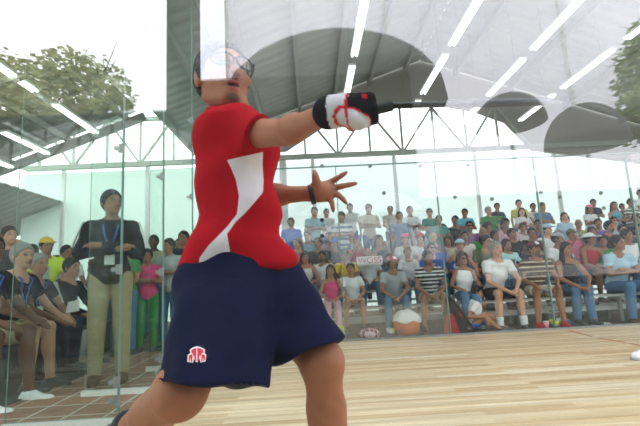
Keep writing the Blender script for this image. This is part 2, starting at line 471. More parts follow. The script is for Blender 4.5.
struct(obj('trim_wall_posts', bm, M['white_metal']), 'white steel uprights of the sheet wall', 'posts')

# ---- fluorescent strips
LIGHTS = []
def strip_light(a, b, label):
    a, b = Vector(a), Vector(b); c = (a+b)/2
    t = empty('ceiling_light', c); tag(t, label, 'light', 'fluorescent strip lights')
    bm = bmesh.new(); box(bm, -0.075, 0.075, -(b-a).length/2, (b-a).length/2, 0.02, 0.06)
    obj('housing', bm, M['white_metal'], t)
    for s in (-0.04, 0.04):
        bm = bmesh.new(); tube(bm, [(s, -(b-a).length/2+0.03, 0), (s, (b-a).length/2-0.03, 0)], 0.019, 8)
        obj('tube', bm, M['tube'], t, True)
    zr = (plane_z(c.x) if c.x < RIDGE_X else plane_z(RIDGE_X)-0.36*(c.x-RIDGE_X)) - c.z
    for y in (-0.5, 0.5):
        bm = bmesh.new(); tube(bm, [(0, y, 0.05), (0, y, zr)], 0.005, 6); obj('hanger', bm, M['steel'], t)
ROWN = ['the row above the player\'s racket hand', 'the second row right of the player\'s racket hand', 'the third row right of the player\'s racket hand', 'the row nearest the right edge']
ORD = ['nearest', 'second', 'third', 'fourth']
for i, r in enumerate((0.24, 0.67, 1.07, 1.47)):
    dz = 4.1; X = r*dz + 0.02
    for k in range(3):
        y0 = 5.75 + 2.05*k - (0.25 if i % 2 else 0)
        strip_light((X, y0, 0.9+dz), (X, y0+1.7, 0.9+dz), '%s white fluorescent strip hanging in %s' % (ORD[k], ROWN[i]))
ROWL = ['the canopy row closest to the player', 'the middle canopy row', 'the canopy row by the left edge']
for i, r in enumerate((1.33, 1.86, 2.32)):
    dz = 4.85/(1+0.36*r); X = -r*dz
    for k in range(3):
        y0 = 3.2 + 2.0*k + 0.25*i
        strip_light((X, y0, 0.9+dz), (X, y0+1.5, 0.9+dz), '%s white fluorescent strip in %s, by the tree' % (ORD[k], ROWL[i]) if k == 0 else '%s white fluorescent strip in %s' % (ORD[k], ROWL[i]))

# ------------------------------------------------------------------ behind the photographer (seen mirrored in the glass)
# dark fence, added to keep mirrored sky out of the lower glass
fz = mir(320, 102, 2.6)
fn = tag(empty('added_fence', (0.6, -1.5, -0.02)), 'added dark fence behind the photographer, blocking mirrored sky low in the glass', 'fence')
bm = bmesh.new(); box(bm, -4.2, -1.40, -0.01, 0.01, 0.05, fz.z); box(bm, -1.40, 0.1, -0.01, 0.01, 0.05, mir(225, 77, 2.6).z); box(bm, 0.1, 4.2, -0.01, 0.01, 0.05, mir(520, 190, 2.6).z)
obj('screen', bm, M['dark'], fn)
for x in (-4.2, -2.1, 0, 2.1, 4.2):
    bm = bmesh.new(); tube(bm, [(x, -0.03, 0), (x, -0.03, (fz.z if x < 0.1 else mir(520, 190, 2.6).z)+0.05)], 0.03, 10); obj('post', bm, M['black'], fn)
# white mesh screen, added to dim the sky mirrored at the upper right
p0, p1 = mir(226.5, 60, 10.0), mir(900, -160, 10.0)
ms = tag(empty('added_screen', (p0.x, p0.y, 0)), 'added tall white mesh screen dimming the sky mirrored in the upper glass', 'screen')
bm = bmesh.new(); v = [bm.verts.new(p) for p in ((0,0,1.0), (p1.x-p0.x,0,1.0), (p1.x-p0.x,0,14.5), (0,0,14.5))]; bm.faces.new(v)
obj('mesh_cloth', bm, M['mesh_screen'], ms)
for x in (0.0, 4.0, 8.5):
    bm = bmesh.new(); tube(bm, [(x+0.04, 0.08, 0), (x+0.04, 0.08, 14.6)], 0.05, 10); obj('mast', bm, M['white_metal'], ms)
# dark column, added to cut a dark strip out of the mirrored sky
c0, c1 = mir(171, 100, 9.0), mir(197.5, 100, 9.0)
M['slate'] = mat('dark_column', srgb(60, 66, 66), 0.8, noise=0.1)
bm = bmesh.new(); w = c1.x-c0.x; box(bm, -w/2, w/2, -0.3, 0.3, 0, 13.5); box(bm, -w/2-0.1, w/2+0.1, -0.4, 0.4, 0, 0.4)
o = tag(obj('added_column', bm, M['slate']), 'dark tall square column mirrored beside the player\'s head', 'column'); o.location = ((c0.x+c1.x)/2, c0.y, -0.02)
# dark parasols

def parasol(px, pytop, half, V, label, rise):
    c = mir(px, pytop, V); R_ = half/F_PX*V
    t = tag(empty('parasol', (c.x, c.y, -0.02)), label, 'parasol', 'dark parasols behind the photographer')
    bm = bmesh.new(); n = 16
    prof = [(R_*math.sin(a), c.z - rise*(1-math.cos(a))*1.0) for a in np.linspace(0.02, math.pi/2, 9)]
    lathe(bm, prof[::-1] , (0,0,0), 24); obj('canopy', bm, M['parasol'], t, True)
    bm = bmesh.new(); tube(bm, [(0,0,0), (0,0,c.z)], 0.04, 10); obj('pole', bm, M['steel'], t)
    bm = bmesh.new(); lathe(bm, [(0.4,0),(0.4,0.08),(0.06,0.12)], (0,0,0)); obj('base', bm, M['black'], t)
parasol(330, 54, 116, 6.0, 'widest dark parasol, mirrored beside the player\'s outstretched arm', 0.95)
parasol(506, 94, 36, 7.0, 'smaller dark parasol mirrored right of the racket head', 0.55)
parasol(580, 104, 40, 7.5, 'dark parasol mirrored closest to the right edge', 0.8)
# trees
M['bark'] = mat('bark', srgb(84, 72, 58), 0.9, noise=0.3)
M['leaf'] = mat('leaf', srgb(130, 146, 92), 0.7, noise=0.3, nscale=2)
M['leaf_pale'] = mat('pale_leaf', srgb(176, 176, 116), 0.7, noise=0.3, nscale=2)
def tree(base, blobs, label, nleaf, leaf, seed, size=0.09):
    r = random.Random(seed); base = Vector(base)
    t = tag(empty('leafy_tree', base), label, 'tree', 'trees behind the photographer')
    c = sum((Vector(b[0]) for b in blobs), Vector())/len(blobs)
    bm = bmesh.new()
    fork = Vector((0.0, 0, (c.z-base.z)*0.55))
    tube(bm, [(0,0,0), fork*0.5, fork], [0.22, 0.17, 0.13], 10)
    for b, rad in blobs:
        q = Vector(b)-base
        tube(bm, [fork, (fork+q)/2+Vector((0,0,-0.15)), q], [0.07, 0.045, 0.02], 7)
        for _ in range(5):
            d = Vector((r.uniform(-1,1), r.uniform(-1,1), r.uniform(-.4,1.1)))*rad
            tube(bm, [q, q+d*0.6, q+d*1.05], [0.02, 0.012, 0.004], 5)
    obj('trunk', bm, M['bark'], t)
    vs_, fs = [], []
    tot = sum(b[1]**2 for b in blobs)
    for b, rad in blobs:
        q = Vector(b)-base
        for _ in range(int(nleaf*rad**2/tot)):
            d = Vector((r.gauss(0,1), r.gauss(0,1), r.gauss(0,0.9))).normalized()*rad*r.random()**0.45
            p = q+d; a = Vector((r.gauss(0,1), r.gauss(0,1), r.gauss(0,1))).normalized(); u, w_ = _frame(a)
            s = size*r.uniform(0.6, 1.3); k = len(vs_)
            vs_ += [p-u*s, p+w_*s*0.45+a*s*0.1, p+u*s, p-w_*s*0.45+a*s*0.1]; fs.append((k, k+1, k+2, k+3))
    me = bpy.data.meshes.new('crown'); me.from_pydata(vs_, [], fs)
    link('crown', me, leaf, t)
V = 9.0
bl = [(mir(x, y, V+dv), rr) for x, y, dv, rr in ((18,100,0,0.85),(50,82,0.5,0.7),(72,70,0,0.55),(100,84,0.3,0.65),(112,100,-.3,0.5),(40,120,0,0.9),(90,112,0.4,0.6),(5,75,0,0.6),(30,142,0.4,.9),(75,128,0,.7))]
b0 = mir(60, 110, V); tree((b0.x, b0.y, -0.02), bl, 'leafy tree mirrored against the white sky at the upper left', 5200, M['leaf_pale'], 3)
bl = [(mir(x, y, V+dv), rr) for x, y, dv, rr in ((640,60,0,0.55),(636,85,0.4,0.5),(650,110,0,0.7),(632,128,0.3,0.45),(655,35,0,0.6),(670,80,0,0.8))]
b0 = mir(668, 110, V); tree((b0.x, b0.y, -0.02), bl, 'leafy tree mirrored at the right edge of the glass', 3800, M['leaf'], 4)
# ------------------------------------------------------------------ distance-field figures
BIG = 1.0
class Field:
    def __init__(s, lo, hi, h):
        s.h = h; s.lo = np.array(lo, float)
        s.n = np.maximum(((np.array(hi)-s.lo)/h).astype(int)+2, 4)
        s.d = np.full(s.n, BIG, np.float32)
        s.ax = [np.arange(s.n[i])*h + s.lo[i] for i in range(3)]
    def _sub(s, lo, hi, m):
        i0 = np.clip(((np.array(lo)-m-s.lo)/s.h).astype(int), 0, s.n); i1 = np.clip(((np.array(hi)+m-s.lo)/s.h).astype(int)+2, 0, s.n)
        if np.any(i1 <= i0): return None
        sl = tuple(slice(a, b) for a, b in zip(i0, i1))
        X, Y, Z = np.meshgrid(*[s.ax[i][sl[i]] for i in range(3)], indexing='ij', sparse=True)
        return sl, X, Y, Z
    def _put(s, sl, d, k):
        a = s.d[sl]; d = d.astype(np.float32)
        if k <= 0: s.d[sl] = np.minimum(a, d)
        else:
            t = np.maximum(k-np.abs(a-d), 0)/k
            s.d[sl] = np.minimum(a, d) - t*t*k*0.25
    def cone(s, a, b, ra, rb=None, k=0.02, cut=None):
        """tapered limb from a to b; cut=(point, normal) trims it flat"""
        rb = ra if rb is None else rb
        a = np.array(a, float); b = np.array(b, float); R = max(ra, rb)
        q = s._sub(np.minimum(a, b)-R, np.maximum(a, b)+R, k+3*s.h)
        if q is None: return
        sl, X, Y, Z = q; ab = b-a; L2 = max(ab@ab, 1e-9)
        t = np.clip(((X-a[0])*ab[0]+(Y-a[1])*ab[1]+(Z-a[2])*ab[2])/L2, 0, 1)
        d = np.sqrt((X-a[0]-t*ab[0])**2+(Y-a[1]-t*ab[1])**2+(Z-a[2]-t*ab[2])**2) - (ra+(rb-ra)*t)
        if cut is not None:
            for p, n in (cut if isinstance(cut, list) else [cut]):
                n = np.array(n, float); n = n/np.linalg.norm(n)
                d = np.maximum(d, (X-p[0])*n[0]+(Y-p[1])*n[1]+(Z-p[2])*n[2])
        s._put(sl, d, k)
    def ell(s, c, r, k=0.02, R=None, cut=None):
        """ellipsoid, optionally rotated by the 3x3 matrix R (columns = its axes)"""
        c = np.array(c, float); r = np.array(r, float); m = r.max()
        q = s._sub(c-m, c+m, k+3*s.h)
        if q is None: return
        sl, X, Y, Z = q; x, y, z = X-c[0], Y-c[1], Z-c[2]
        if R is not None:
            R = np.array(R, float); x, y, z = [R[0, i]*x+R[1, i]*y+R[2, i]*z for i in range(3)]
        k0 = np.sqrt((x/r[0])**2+(y/r[1])**2+(z/r[2])**2)
        k1 = np.sqrt((x/r[0]**2)**2+(y/r[1]**2)**2+(z/r[2]**2)**2)
        d = k0*(k0-1)/np.maximum(k1, 1e-6)
        if cut is not None:
            for p, n in (cut if isinstance(cut, list) else [cut]):
                n = np.array(n, float); n = n/np.linalg.norm(n)
                d = np.maximum(d, (X-p[0])*n[0]+(Y-p[1])*n[1]+(Z-p[2])*n[2])
        s._put(sl, d, k)
    def clip(s, p, n):
        n = np.array(n, float); n = n/np.linalg.norm(n)
        X, Y, Z = np.meshgrid(*s.ax, indexing='ij', sparse=True)
        s.d = np.maximum(s.d, ((X-p[0])*n[0]+(Y-p[1])*n[1]+(Z-p[2])*n[2]).astype(np.float32))
    def carve(s, o):
        s.d = np.maximum(s.d, -o.d)
    def surface(s):
        """surface nets: (vertices, quads)"""
        d = s.d; d[0] = d[-1] = BIG; d[:, 0] = d[:, -1] = BIG; d[:, :, 0] = d[:, :, -1] = BIG
        ins = d < 0
        c = np.zeros(tuple(s.n-1), np.int8)
        for i in (0, 1):
            for j in (0, 1):
                for k in (0, 1): c += ins[i:s.n[0]-1+i, j:s.n[1]-1+j, k:s.n[2]-1+k]
        mask = (c > 0) & (c < 8); cells = np.argwhere(mask)
        if len(cells) == 0: return np.zeros((0, 3)), np.zeros((0, 4), int)
        idx = np.full(mask.shape, -1, np.int64); idx[mask] = np.arange(len(cells))
        acc = np.zeros((len(cells), 3)); cnt = np.zeros(len(cells))
        cor = [np.array((i, j, k)) for i in (0, 1) for j in (0, 1) for k in (0, 1)]
        val = [d[tuple((cells+q).T)] for q in cor]
        for a in range(8):
            for b in range(a+1, 8):
                if np.abs(cor[a]-cor[b]).sum() != 1: continue
                cr_ = (val[a] < 0) != (val[b] < 0)
                t = val[a][cr_]/(val[a][cr_]-val[b][cr_])
                acc[cr_] += cor[a]+t[:, None]*(cor[b]-cor[a]); cnt[cr_] += 1
        V = (cells+acc/np.maximum(cnt, 1)[:, None])*s.h + s.lo
        Q = []
        for ax in range(3):
            o1, o2 = np.eye(3, dtype=int)[(ax+1) % 3], np.eye(3, dtype=int)[(ax+2) % 3]
            e = np.eye(3, dtype=int)[ax]
            sa = ins[:s.n[0]-e[0], :s.n[1]-e[1], :s.n[2]-e[2]]; sb = ins[e[0]:, e[1]:, e[2]:]
            P = np.argwhere(sa != sb)
            P = P[(P[:, (ax+1) % 3] > 0) & (P[:, (ax+2) % 3] > 0)]
            P = P[np.all(P < np.array(mask.shape), axis=1)]
            if len(P) == 0: continue
            q = np.stack([idx[tuple((P-o1-o2).T)], idx[tuple((P-o2).T)], idx[tuple(P.T)], idx[tuple((P-o1).T)]], 1)
            fl_ = ~sa[tuple(P.T)]; q[fl_] = q[fl_][:, ::-1]
            Q.append(q[(q >= 0).all(1)])
        return V, np.concatenate(Q)

def relax(V, Q, it=1, lam=0.5):
    if len(V) == 0: return V
    for _ in range(it):
        s = np.zeros_like(V); n = np.zeros(len(V))
        for i in range(4):
            j = (i+1) % 4
            np.add.at(s, Q[:, i], V[Q[:, j]]); np.add.at(n, Q[:, i], 1)
            np.add.at(s, Q[:, j], V[Q[:, i]]); np.add.at(n, Q[:, j], 1)
        V = V + lam*(s/np.maximum(n, 1)[:, None]-V)
    return V

def mesh_np(name, V, Q, m, parent=None, col=None):
    me = bpy.data.meshes.new(name)
    me.vertices.add(len(V)); me.vertices.foreach_set('co', np.asarray(V, np.float32).ravel())
    me.loops.add(Q.size); me.loops.foreach_set('vertex_index', Q.astype(np.int32).ravel())
    me.polygons.add(len(Q)); me.polygons.foreach_set('loop_start', np.arange(0, Q.size, 4, dtype=np.int32))
    me.update(calc_edges=True)
    me.polygons.foreach_set('use_smooth', np.ones(len(Q), bool))
    if col is not None:
        a = me.color_attributes.new('tone', 'FLOAT_COLOR', 'POINT')
        c = np.ones((len(V), 4), np.float32); c[:, :3] = col
        a.data.foreach_set('color', c.ravel())
    return link(name, me, m, parent)

M['skin'] = mat('skin', rough=0.5, spec=0.3, attr='tone', noise=0.10, nscale=30)
M['cloth'] = mat('cloth', rough=0.9, spec=0.08, attr='tone', noise=0.12, nscale=16, bump=0.35, bscale=14)
M['hair'] = mat('hair', rough=0.6, spec=0.2, attr='tone', noise=0.3, nscale=60)
M['shoe'] = mat('shoe', rough=0.6, attr='tone', noise=0.1)

def rot_z(a): return np.array(((math.cos(a), -math.sin(a), 0), (math.sin(a), math.cos(a), 0), (0, 0, 1)))
def rot_x(a): return np.array(((1, 0, 0), (0, math.cos(a), -math.sin(a)), (0, math.sin(a), math.cos(a))))

SKIN = {'a': srgb(176, 126, 98), 'b': srgb(158, 110, 84), 'c': srgb(206, 158, 132), 'd': srgb(104, 72, 56)}
HAIRC = {'k': srgb(28, 24, 22), 'b': srgb(70, 50, 34), 'g': srgb(150, 148, 144), 'y': srgb(150, 124, 84), 'r': srgb(110, 70, 40)}
C = dict(white=srgb(232, 234, 236), offwhite=srgb(222, 214, 200), grey=srgb(176, 182, 186), dgrey=srgb(84, 88, 90), black=srgb(26, 26, 30), navy=srgb(34, 42, 62),
         blue=srgb(44, 98, 190), lblue=srgb(176, 206, 226), jean=srgb(86, 124, 160), teal=srgb(84, 176, 196), green=srgb(72, 142, 84), olive=srgb(104, 116, 92),
         red=srgb(196, 44, 58), pink=srgb(238, 128, 160), hotpink=srgb(238, 84, 142), yellow=srgb(238, 196, 48), cream=srgb(208, 202, 182), khaki=srgb(166, 150, 122),
         brown=srgb(92, 66, 54), maroon=srgb(98, 40, 46), purple=srgb(120, 84, 150), plaid=srgb(150, 120, 140), lpink=srgb(222, 178, 192), denim=srgb(104, 132, 164),
         tan=srgb(206, 192, 164), orange=srgb(226, 130, 70), lime=srgb(206, 232, 60), cyan=srgb(178, 220, 226), dteal=srgb(70, 150, 136), shadow=srgb(60, 66, 66), lyellow=srgb(222, 214, 110))

def person(loc, yaw, pose, label, s=1.0, h=0.016, skin='a', hair='k', hstyle='short', shirt='white', sleeve=0.55, pants='jean', legs='long', shoes='dgrey',
           lean=0.12, arms='lap', head=(0.0, 0.0), stripes=None, cap=None, glasses=False, group='spectators in the stands', beard=False, female=False, panel=None, fingers=False, extras=None, lanyard=None, socks=None, name='person'):
    """a seated or standing figure facing local -y; origin on the seat (seated) or the ground (standing)"""
    S = lambda p: np.array(p, float)*s
    sit = pose == 'sit'
    if sit:
        P = (0, 0, 0.09); HX = 0.085
        hip = [(-HX, 0.0, 0.085), (HX, 0.0, 0.085)]
        sp = 0.15 if not female else 0.09
        knee = [(-sp, -0.44, 0.09), (sp, -0.44, 0.09)]
        ank = [(-sp-0.02, -0.42, -0.37), (sp+0.02, -0.46, -0.37)]
    else:
        P = (0, 0, 0.95); HX = 0.09
        hip = [(-HX, 0, 0.92), (HX, 0, 0.92)]; knee = [(-0.10, -0.03, 0.50), (0.10, -0.03, 0.50)]; ank = [(-0.11, 0.0, 0.09), (0.11, 0.0, 0.09)]
    if arms == 'floor':
        knee = [(-0.14, -0.25, 0.30), (0.13, -0.34, 0.30)]; ank = [(-0.10, -0.52, 0.06), (0.12, -0.62, 0.06)]
    z0 = P[2]-0.09
    ch = (0, -lean*0.62, z0+0.42); nk = (0, -lean, z0+0.575); hd = np.array((0, -lean-0.025, z0+0.735))
    sw = 0.168 if not female else 0.145
    sh = [(-sw, -lean*0.92, z0+0.512), (sw, -lean*0.92, z0+0.512)]
    if arms == 'lap':
        el = [(-0.25, -lean-0.06, z0+0.26), (0.25, -lean-0.06, z0+0.26)]; wr = [(-0.10, -lean-0.25, z0+0.20), (0.10, -lean-0.25, z0+0.20)]
        hand = [(0.03, -0.07, -0.03), (-0.03, -0.07, -0.03)]
    elif arms == 'knees':
        el = [(-0.25, -lean-0.10, z0+0.27), (0.25, -lean-0.10, z0+0.27)]; wr = [(-0.16, -lean-0.30, z0+0.18), (0.16, -lean-0.30, z0+0.18)]
        hand = [(0.02, -0.08, -0.03), (-0.02, -0.08, -0.03)]
    elif arms == 'clasp':
        el = [(-0.23, -lean-0.14, z0+0.27), (0.23, -lean-0.14, z0+0.27)]; wr = [(-0.06, -lean-0.36, z0+0.12), (0.06, -lean-0.36, z0+0.14)]
        hand = [(0.05, -0.06, -0.03), (-0.05, -0.06, -0.02)]
    elif arms == 'cross':
        el = [(-0.24, -lean-0.08, z0+0.28), (0.24, -lean-0.08, z0+0.28)]; wr = [(0.08, -lean-0.20, z0+0.30), (-0.08, -lean-0.17, z0+0.34)]
        hand = [(0.08, 0.0, 0.02), (-0.08, 0.02, 0.0)]
    elif arms == 'up':
        el = [(-0.22, -lean-0.16, z0+0.36), (0.22, -lean-0.16, z0+0.36)]; wr = [(-0.07, -lean-0.24, z0+0.58), (0.07, -lean-0.24, z0+0.60)]
        hand = [(0.02, -0.01, 0.08), (-0.02, -0.01, 0.08)]
    elif arms == 'chin':
        el = [(-0.20, -lean-0.18, z0+0.28), (0.24, -lean-0.06, z0+0.26)]; wr = [(-0.04, -lean-0.16, z0+0.52), (0.10, -lean-0.25, z0+0.2)]
        hand = [(0.02, 0.0, 0.07), (-0.03, -0.07, -0.03)]
    elif arms == 'floor':
        el = [(-0.24, 0.0, z0+0.30), (0.22, -0.16, z0+0.32)]; wr = [(-0.22, -0.18, z0+0.30), (0.10, -0.26, z0+0.46)]
        hand = [(0.0, -0.08, 0.0), (-0.02, -0.03, 0.07)]
    else:
        el = [(-0.24, -lean+0.02, z0+0.27), (0.24, -lean+0.02, z0+0.27)]; wr = [(-0.25, -lean-0.06, z0+0.03), (0.25, -lean-0.06, z0+0.03)]
        hand = [(0.0, -0.02, -0.09), (0.0, -0.02, -0.09)]
    ext = 0.62*s; up = z0*s+0.95*s
    lo = (-ext*0.62, -0.72*s if sit else -0.42*s, (-0.52*s if sit and arms != 'floor' else -0.03)); hi = (ext*0.62, 0.24*s, up)
    HR = rot_z(head[0])@rot_x(head[1])
    hc = hd*s
    hp = lambda p: hc + HR@(np.array(p)*s)
    # body
    F = Field(lo, hi, h)
    F.ell(S(P), S((0.155, 0.10, 0.11)), 0.03*s); F.ell(S(ch), S((0.165 if not female else 0.14, 0.105, 0.2)), 0.03*s)
    F.cone(S(P), S(ch), 0.11*s, 0.12*s, 0.05*s)
    F.cone(S(ch)+S((0, 0, 0.1)), S(nk), 0.08*s, 0.052*s, 0.05*s)
    F.cone(S(nk), hc-S((0, -0.01, 0.03)), 0.05*s, 0.05*s, 0.02*s)
    for i in (0, 1):
        F.cone(S(sh[i]), S(nk)-S((0, 0, 0.05)), 0.055*s, 0.05*s, 0.05*s)
        F.cone(S(sh[i]), S(el[i]), 0.047*s, 0.036*s, 0.02*s); F.cone(S(el[i]), S(wr[i]), 0.038*s, 0.025*s, 0.012*s)
        w = S(wr[i]); hv = S(hand[i]); hn = hv/np.linalg.norm(hv)
        F.cone(w, w+hv*0.75, 0.026*s, 0.034*s, 0.01*s)
        sd = np.cross(hn, (0, 0, 1)); sd = sd/max(np.linalg.norm(sd), 1e-6); dn = np.cross(sd, hn)
        for j, L in enumerate((0.055, 0.066, 0.062, 0.045)):
            b0_ = w+hv*0.9+sd*(j-1.5)*0.017*s
            b1_ = b0_+(hn*L*0.55-dn*0.0)*s; b2_ = b1_+(hn*L*0.4+(0, 0, -0.022))*s
            F.cone(b0_, b1_, 0.0095*s, 0.009*s, 0.006*s); F.cone(b1_, b2_, 0.009*s, 0.0078*s, 0.003*s)
        F.cone(w+hv*0.35+sd*(-0.026 if i == 0 else 0.026)*s, w+hv*0.95+sd*(-0.046 if i == 0 else 0.046)*s, 0.012*s, 0.009*s, 0.008*s)
        F.cone(S(hip[i]), S(knee[i]), 0.082*s, 0.058*s, 0.03*s); F.cone(S(knee[i]), S(ank[i]), 0.054*s, 0.036*s, 0.015*s)
        kv = S(knee[i])*0.65+S(ank[i])*0.35; F.ell(kv+S((0, 0.018, 0)), S((0.048, 0.05, 0.11)), 0.03*s)
        F.cone(S(ank[i]), S(ank[i])+S((0, -0.10, -0.04)), 0.036*s, 0.03*s, 0.02*s)
    F.ell(hp((0, 0.012, 0.02)), S((0.076, 0.094, 0.098)), 0.02*s, HR)
    F.ell(hp((0, -0.02, -0.045)), S((0.060, 0.068, 0.07)), 0.03*s, HR)
    F.cone(hp((0, -0.083, 0.012)), hp((0, -0.103, -0.022)), 0.009*s, 0.015*s, 0.012*s)
    F.ell(hp((0, -0.072, -0.088)), S((0.024, 0.018, 0.018)), 0.02*s, HR)
    for q in (-1, 1): F.ell(hp((q*0.078, 0.012, -0.005)), S((0.014, 0.02, 0.032)), 0.008*s, HR)
    V, Q = F.surface(); V = relax(V, Q, 1, 0.3)
    col = np.tile(np.array(SKIN[skin]), (len(V), 1))
    L = ((V-hc)/s)@HR
    def spot(c_, r_, tone, mixv=1.0):
        w_ = np.clip(1.3-np.sqrt((((L-np.array(c_))/np.array(r_))**2).sum(1)), 0, 0.5)*2*mixv
        col[:] = col*(1-w_[:, None])+np.array(tone)*w_[:, None]
    for q in (-1, 1):
        spot((q*0.032, -0.085, 0.016), (0.017, 0.03, 0.010), (0.03, 0.02, 0.02))
        spot((q*0.034, -0.085, 0.040), (0.022, 0.03, 0.007), HAIRC['k'] if hair != 'g' else (0.2, 0.2, 0.2), 0.8)
    spot((0, -0.09, -0.056), (0.028, 0.03, 0.009), (0.30, 0.10, 0.09), 0.8)
    if beard: spot((0, -0.075, -0.075), (0.05, 0.05, 0.035), (0.05, 0.04, 0.035), 0.75); spot((0, -0.1, -0.04), (0.03, 0.03, 0.009), (0.05, 0.04, 0.035), 0.8)
    root = mesh_np(name, V, Q, M['skin'], None, col)
    root.location = loc; root.rotation_euler = (0, 0, yaw)
    tag(root, label, 'person', group)
    # shirt
    o = 0.016
    F = Field(lo, hi, h)
    F.ell(S(P)+S((0, 0, 0.02)), S((0.155+o, 0.105+o, 0.11+o)), 0.03*s); F.ell(S(ch), S(((0.165 if not female else 0.142)+o, 0.105+o, 0.185+o)), 0.03*s)
    F.cone(S(P), S(ch), (0.118+o)*s, (0.12+o)*s, 0.05*s)
    for i in (0, 1):
        F.cone(S(sh[i]), S(nk)-S((0, 0, 0.06)), (0.055+o*0.7)*s if sleeve > 0 else 0.04*s, 0.058*s, 0.03*s)
        if sleeve <= 0:
            F.cone(S(sh[i])*0.62+S(nk)*0.38-S((0, 0, 0.035)), S(ch)*np.array((1, 1, 1))+S(((-1 if i == 0 else 1)*0.075, 0, -0.02)), 0.050*s, 0.10*s, 0.03*s)
        if sleeve > 0:
            a, b, c_ = S(sh[i]), S(el[i]), S(wr[i]); t = min(sleeve/0.6, 1.0)*0.62 if sleeve < 1 else 1
            e = a+(b-a)*t
            F.cone(a, e+(b-a)*0.12*(t < 1), (0.055+o*0.8)*s, 0.058*s, 0.02*s, (e, b-a) if t < 1 else None)
            if sleeve >= 1: F.cone(b, c_, 0.052*s, 0.042*s, 0.02*s, (b+(c_-b)*0.95, c_-b))
    F.clip(S((0, 0, z0+(0.055 if sit else 0.0))), (0, -0.25 if sit else 0, -1))
    V, Q = F.surface()
    V = relax(V, Q, 1, 0.3)
    rr = random.Random(label)
    ph = [rr.uniform(0, 6) for _ in range(4)]
    V[:, 1] += 0.005*s*np.sin(V[:, 2]/s*38+V[:, 0]/s*14+ph[0]); V[:, 0] += 0.004*s*np.sin(V[:, 2]/s*30+ph[1])
    base = np.array(C[shirt]); col = np.tile(base, (len(V), 1))
    zz = (V[:, 2]/s-z0)
    if stripes:
        c2, per, duty = stripes
        col[np.mod(zz, per) < per*duty] = C[c2]
    if panel:
        if panel[0] == 'chest': col[(np.abs(V[:, 0]/s) < panel[2]) & (V[:, 1] < S(ch)[1]) & (zz < 0.44) & (zz > panel[3])] = C[panel[1]]
        if panel[0] == 'yoke': col[(zz > panel[2])] = C[panel[1]]
        if panel[0] == 'plaid': col[(np.mod(zz, 0.07) < 0.03) ^ (np.mod(V[:, 0]/s, 0.07) < 0.03)] = C[panel[1]]
    if len(V): mesh_np('shirt' if sleeve > 0 else 'tank_top', V, Q, M['cloth'], root, col)
    # trousers
    F = Field(lo, hi, h)
    F.ell(S(P)-S((0, 0, 0.01)), S((0.16+o*0.5, 0.105+o*0.5, 0.10)), 0.03*s)
    for i in (0, 1):
        a, b, c_ = S(hip[i]), S(knee[i]), S(ank[i])
        if legs == 'short':
            e = a+(b-a)*0.86; F.cone(a, b, 0.098*s, 0.082*s, 0.03*s, (e, b-a))
        else:
            F.cone(a, b, 0.096*s, 0.073*s, 0.03*s); F.cone(b, c_, 0.073*s, 0.058*s, 0.02*s, (c_+(c_-b)*0.02, c_-b))
    F.clip(S((0, 0, z0+(0.17 if sit else 0.13))), (0, 0, 1))
    V, Q = F.surface(); V = relax(V, Q, 1, 0.3)
    V[:, 2] += 0.004*s*np.sin(V[:, 1]/s*42+V[:, 0]/s*20+ph[2])
    mesh_np('shorts' if legs == 'short' else 'trousers', V, Q, M['cloth'], root, np.tile(np.array(C[pants]), (len(V), 1)))
    # shoes
    for i in (0, 1):
        a = S(ank[i])
        if shoes is None: break
        F = Field(a-S((0.08, 0.28, 0.10)), a+S((0.08, 0.10, 0.07)), h*0.85)
        gz = a[2]-0.082*s
        F.cone(a+S((0, 0.03, -0.045)), a+S((0, -0.17, -0.052)), 0.046*s, 0.038*s, 0.02*s)
        F.cone(a+S((0, 0.0, -0.01)), a+S((0, -0.06, -0.04)), 0.05*s, 0.045*s, 0.03*s)
        F.clip((0, 0, gz), (0, 0, -1)); F.clip(a+S((0, 0, 0.022)), (0, 0, 1))
        V, Q = F.surface()
        col = np.tile(np.array(C[shoes]), (len(V), 1)); col[V[:, 2] < gz+0.016*s] = C['grey'] if shoes != 'white' else C['white']
        mesh_np('shoe', V, Q, M['shoe'], root, col)
    for i in (0, 1):
        if not socks: break
        a, b = S(ank[i]), S(knee[i]); F = Field(np.minimum(a, b)-0.1, np.maximum(a, b)+0.1, h*0.85)
        F.cone(a+S((0, 0, -0.01)), a+(b-a)*0.35, 0.046*s, 0.058*s, 0.0, (a+(b-a)*0.30, b-a))
        V, Q = F.surface(); mesh_np('sock', V, Q, M['cloth'], root, np.tile(np.array(C[socks]), (len(V), 1)))
    # hair / hats
    hcx = np.array(HAIRC[hair])
    if hstyle != 'bald':
        F = Field(hc-S((0.2, 0.2, 0.42)), hc+S((0.2, 0.2, 0.2)), h*0.85)
        big = hstyle == 'big'
        g = 0.012 if not big else 0.035
        cutp = [(hp((0, -0.062, 0.062)), HR@np.array((0, -1, -0.62)))]
        F.ell(hp((0, 0.018, 0.026)), S((0.078+g, 0.096+g, 0.098+g)), 0.01*s, HR, cutp)
        if hstyle in ('long', 'big'):
            for q in (-1, 1): F.cone(hp((q*0.066, 0.03, 0.02)), hp((q*0.085, 0.05, -0.15 if not big else -0.08)), 0.035*s, 0.04*s, 0.03*s)
            F.cone(hp((0, 0.07, 0.0)), hp((0, 0.085, -0.22 if not big else -0.1)), 0.05*s, 0.05*s, 0.03*s)
            if hstyle == 'long':
                for q in (-1, 1): F.cone(hp((q*0.08, 0.03, -0.1)), hp((q*0.10, 0.0, -0.27)), 0.034*s, 0.022*s, 0.03*s)
        V, Q = F.surface()
        if len(V): mesh_np('hair', V, Q, M['hair'], root, np.tile(hcx, (len(V), 1)))
    elif hair:
        F = Field(hc-S((0.2, 0.2, 0.2)), hc+S((0.2, 0.2, 0.2)), h*0.85)
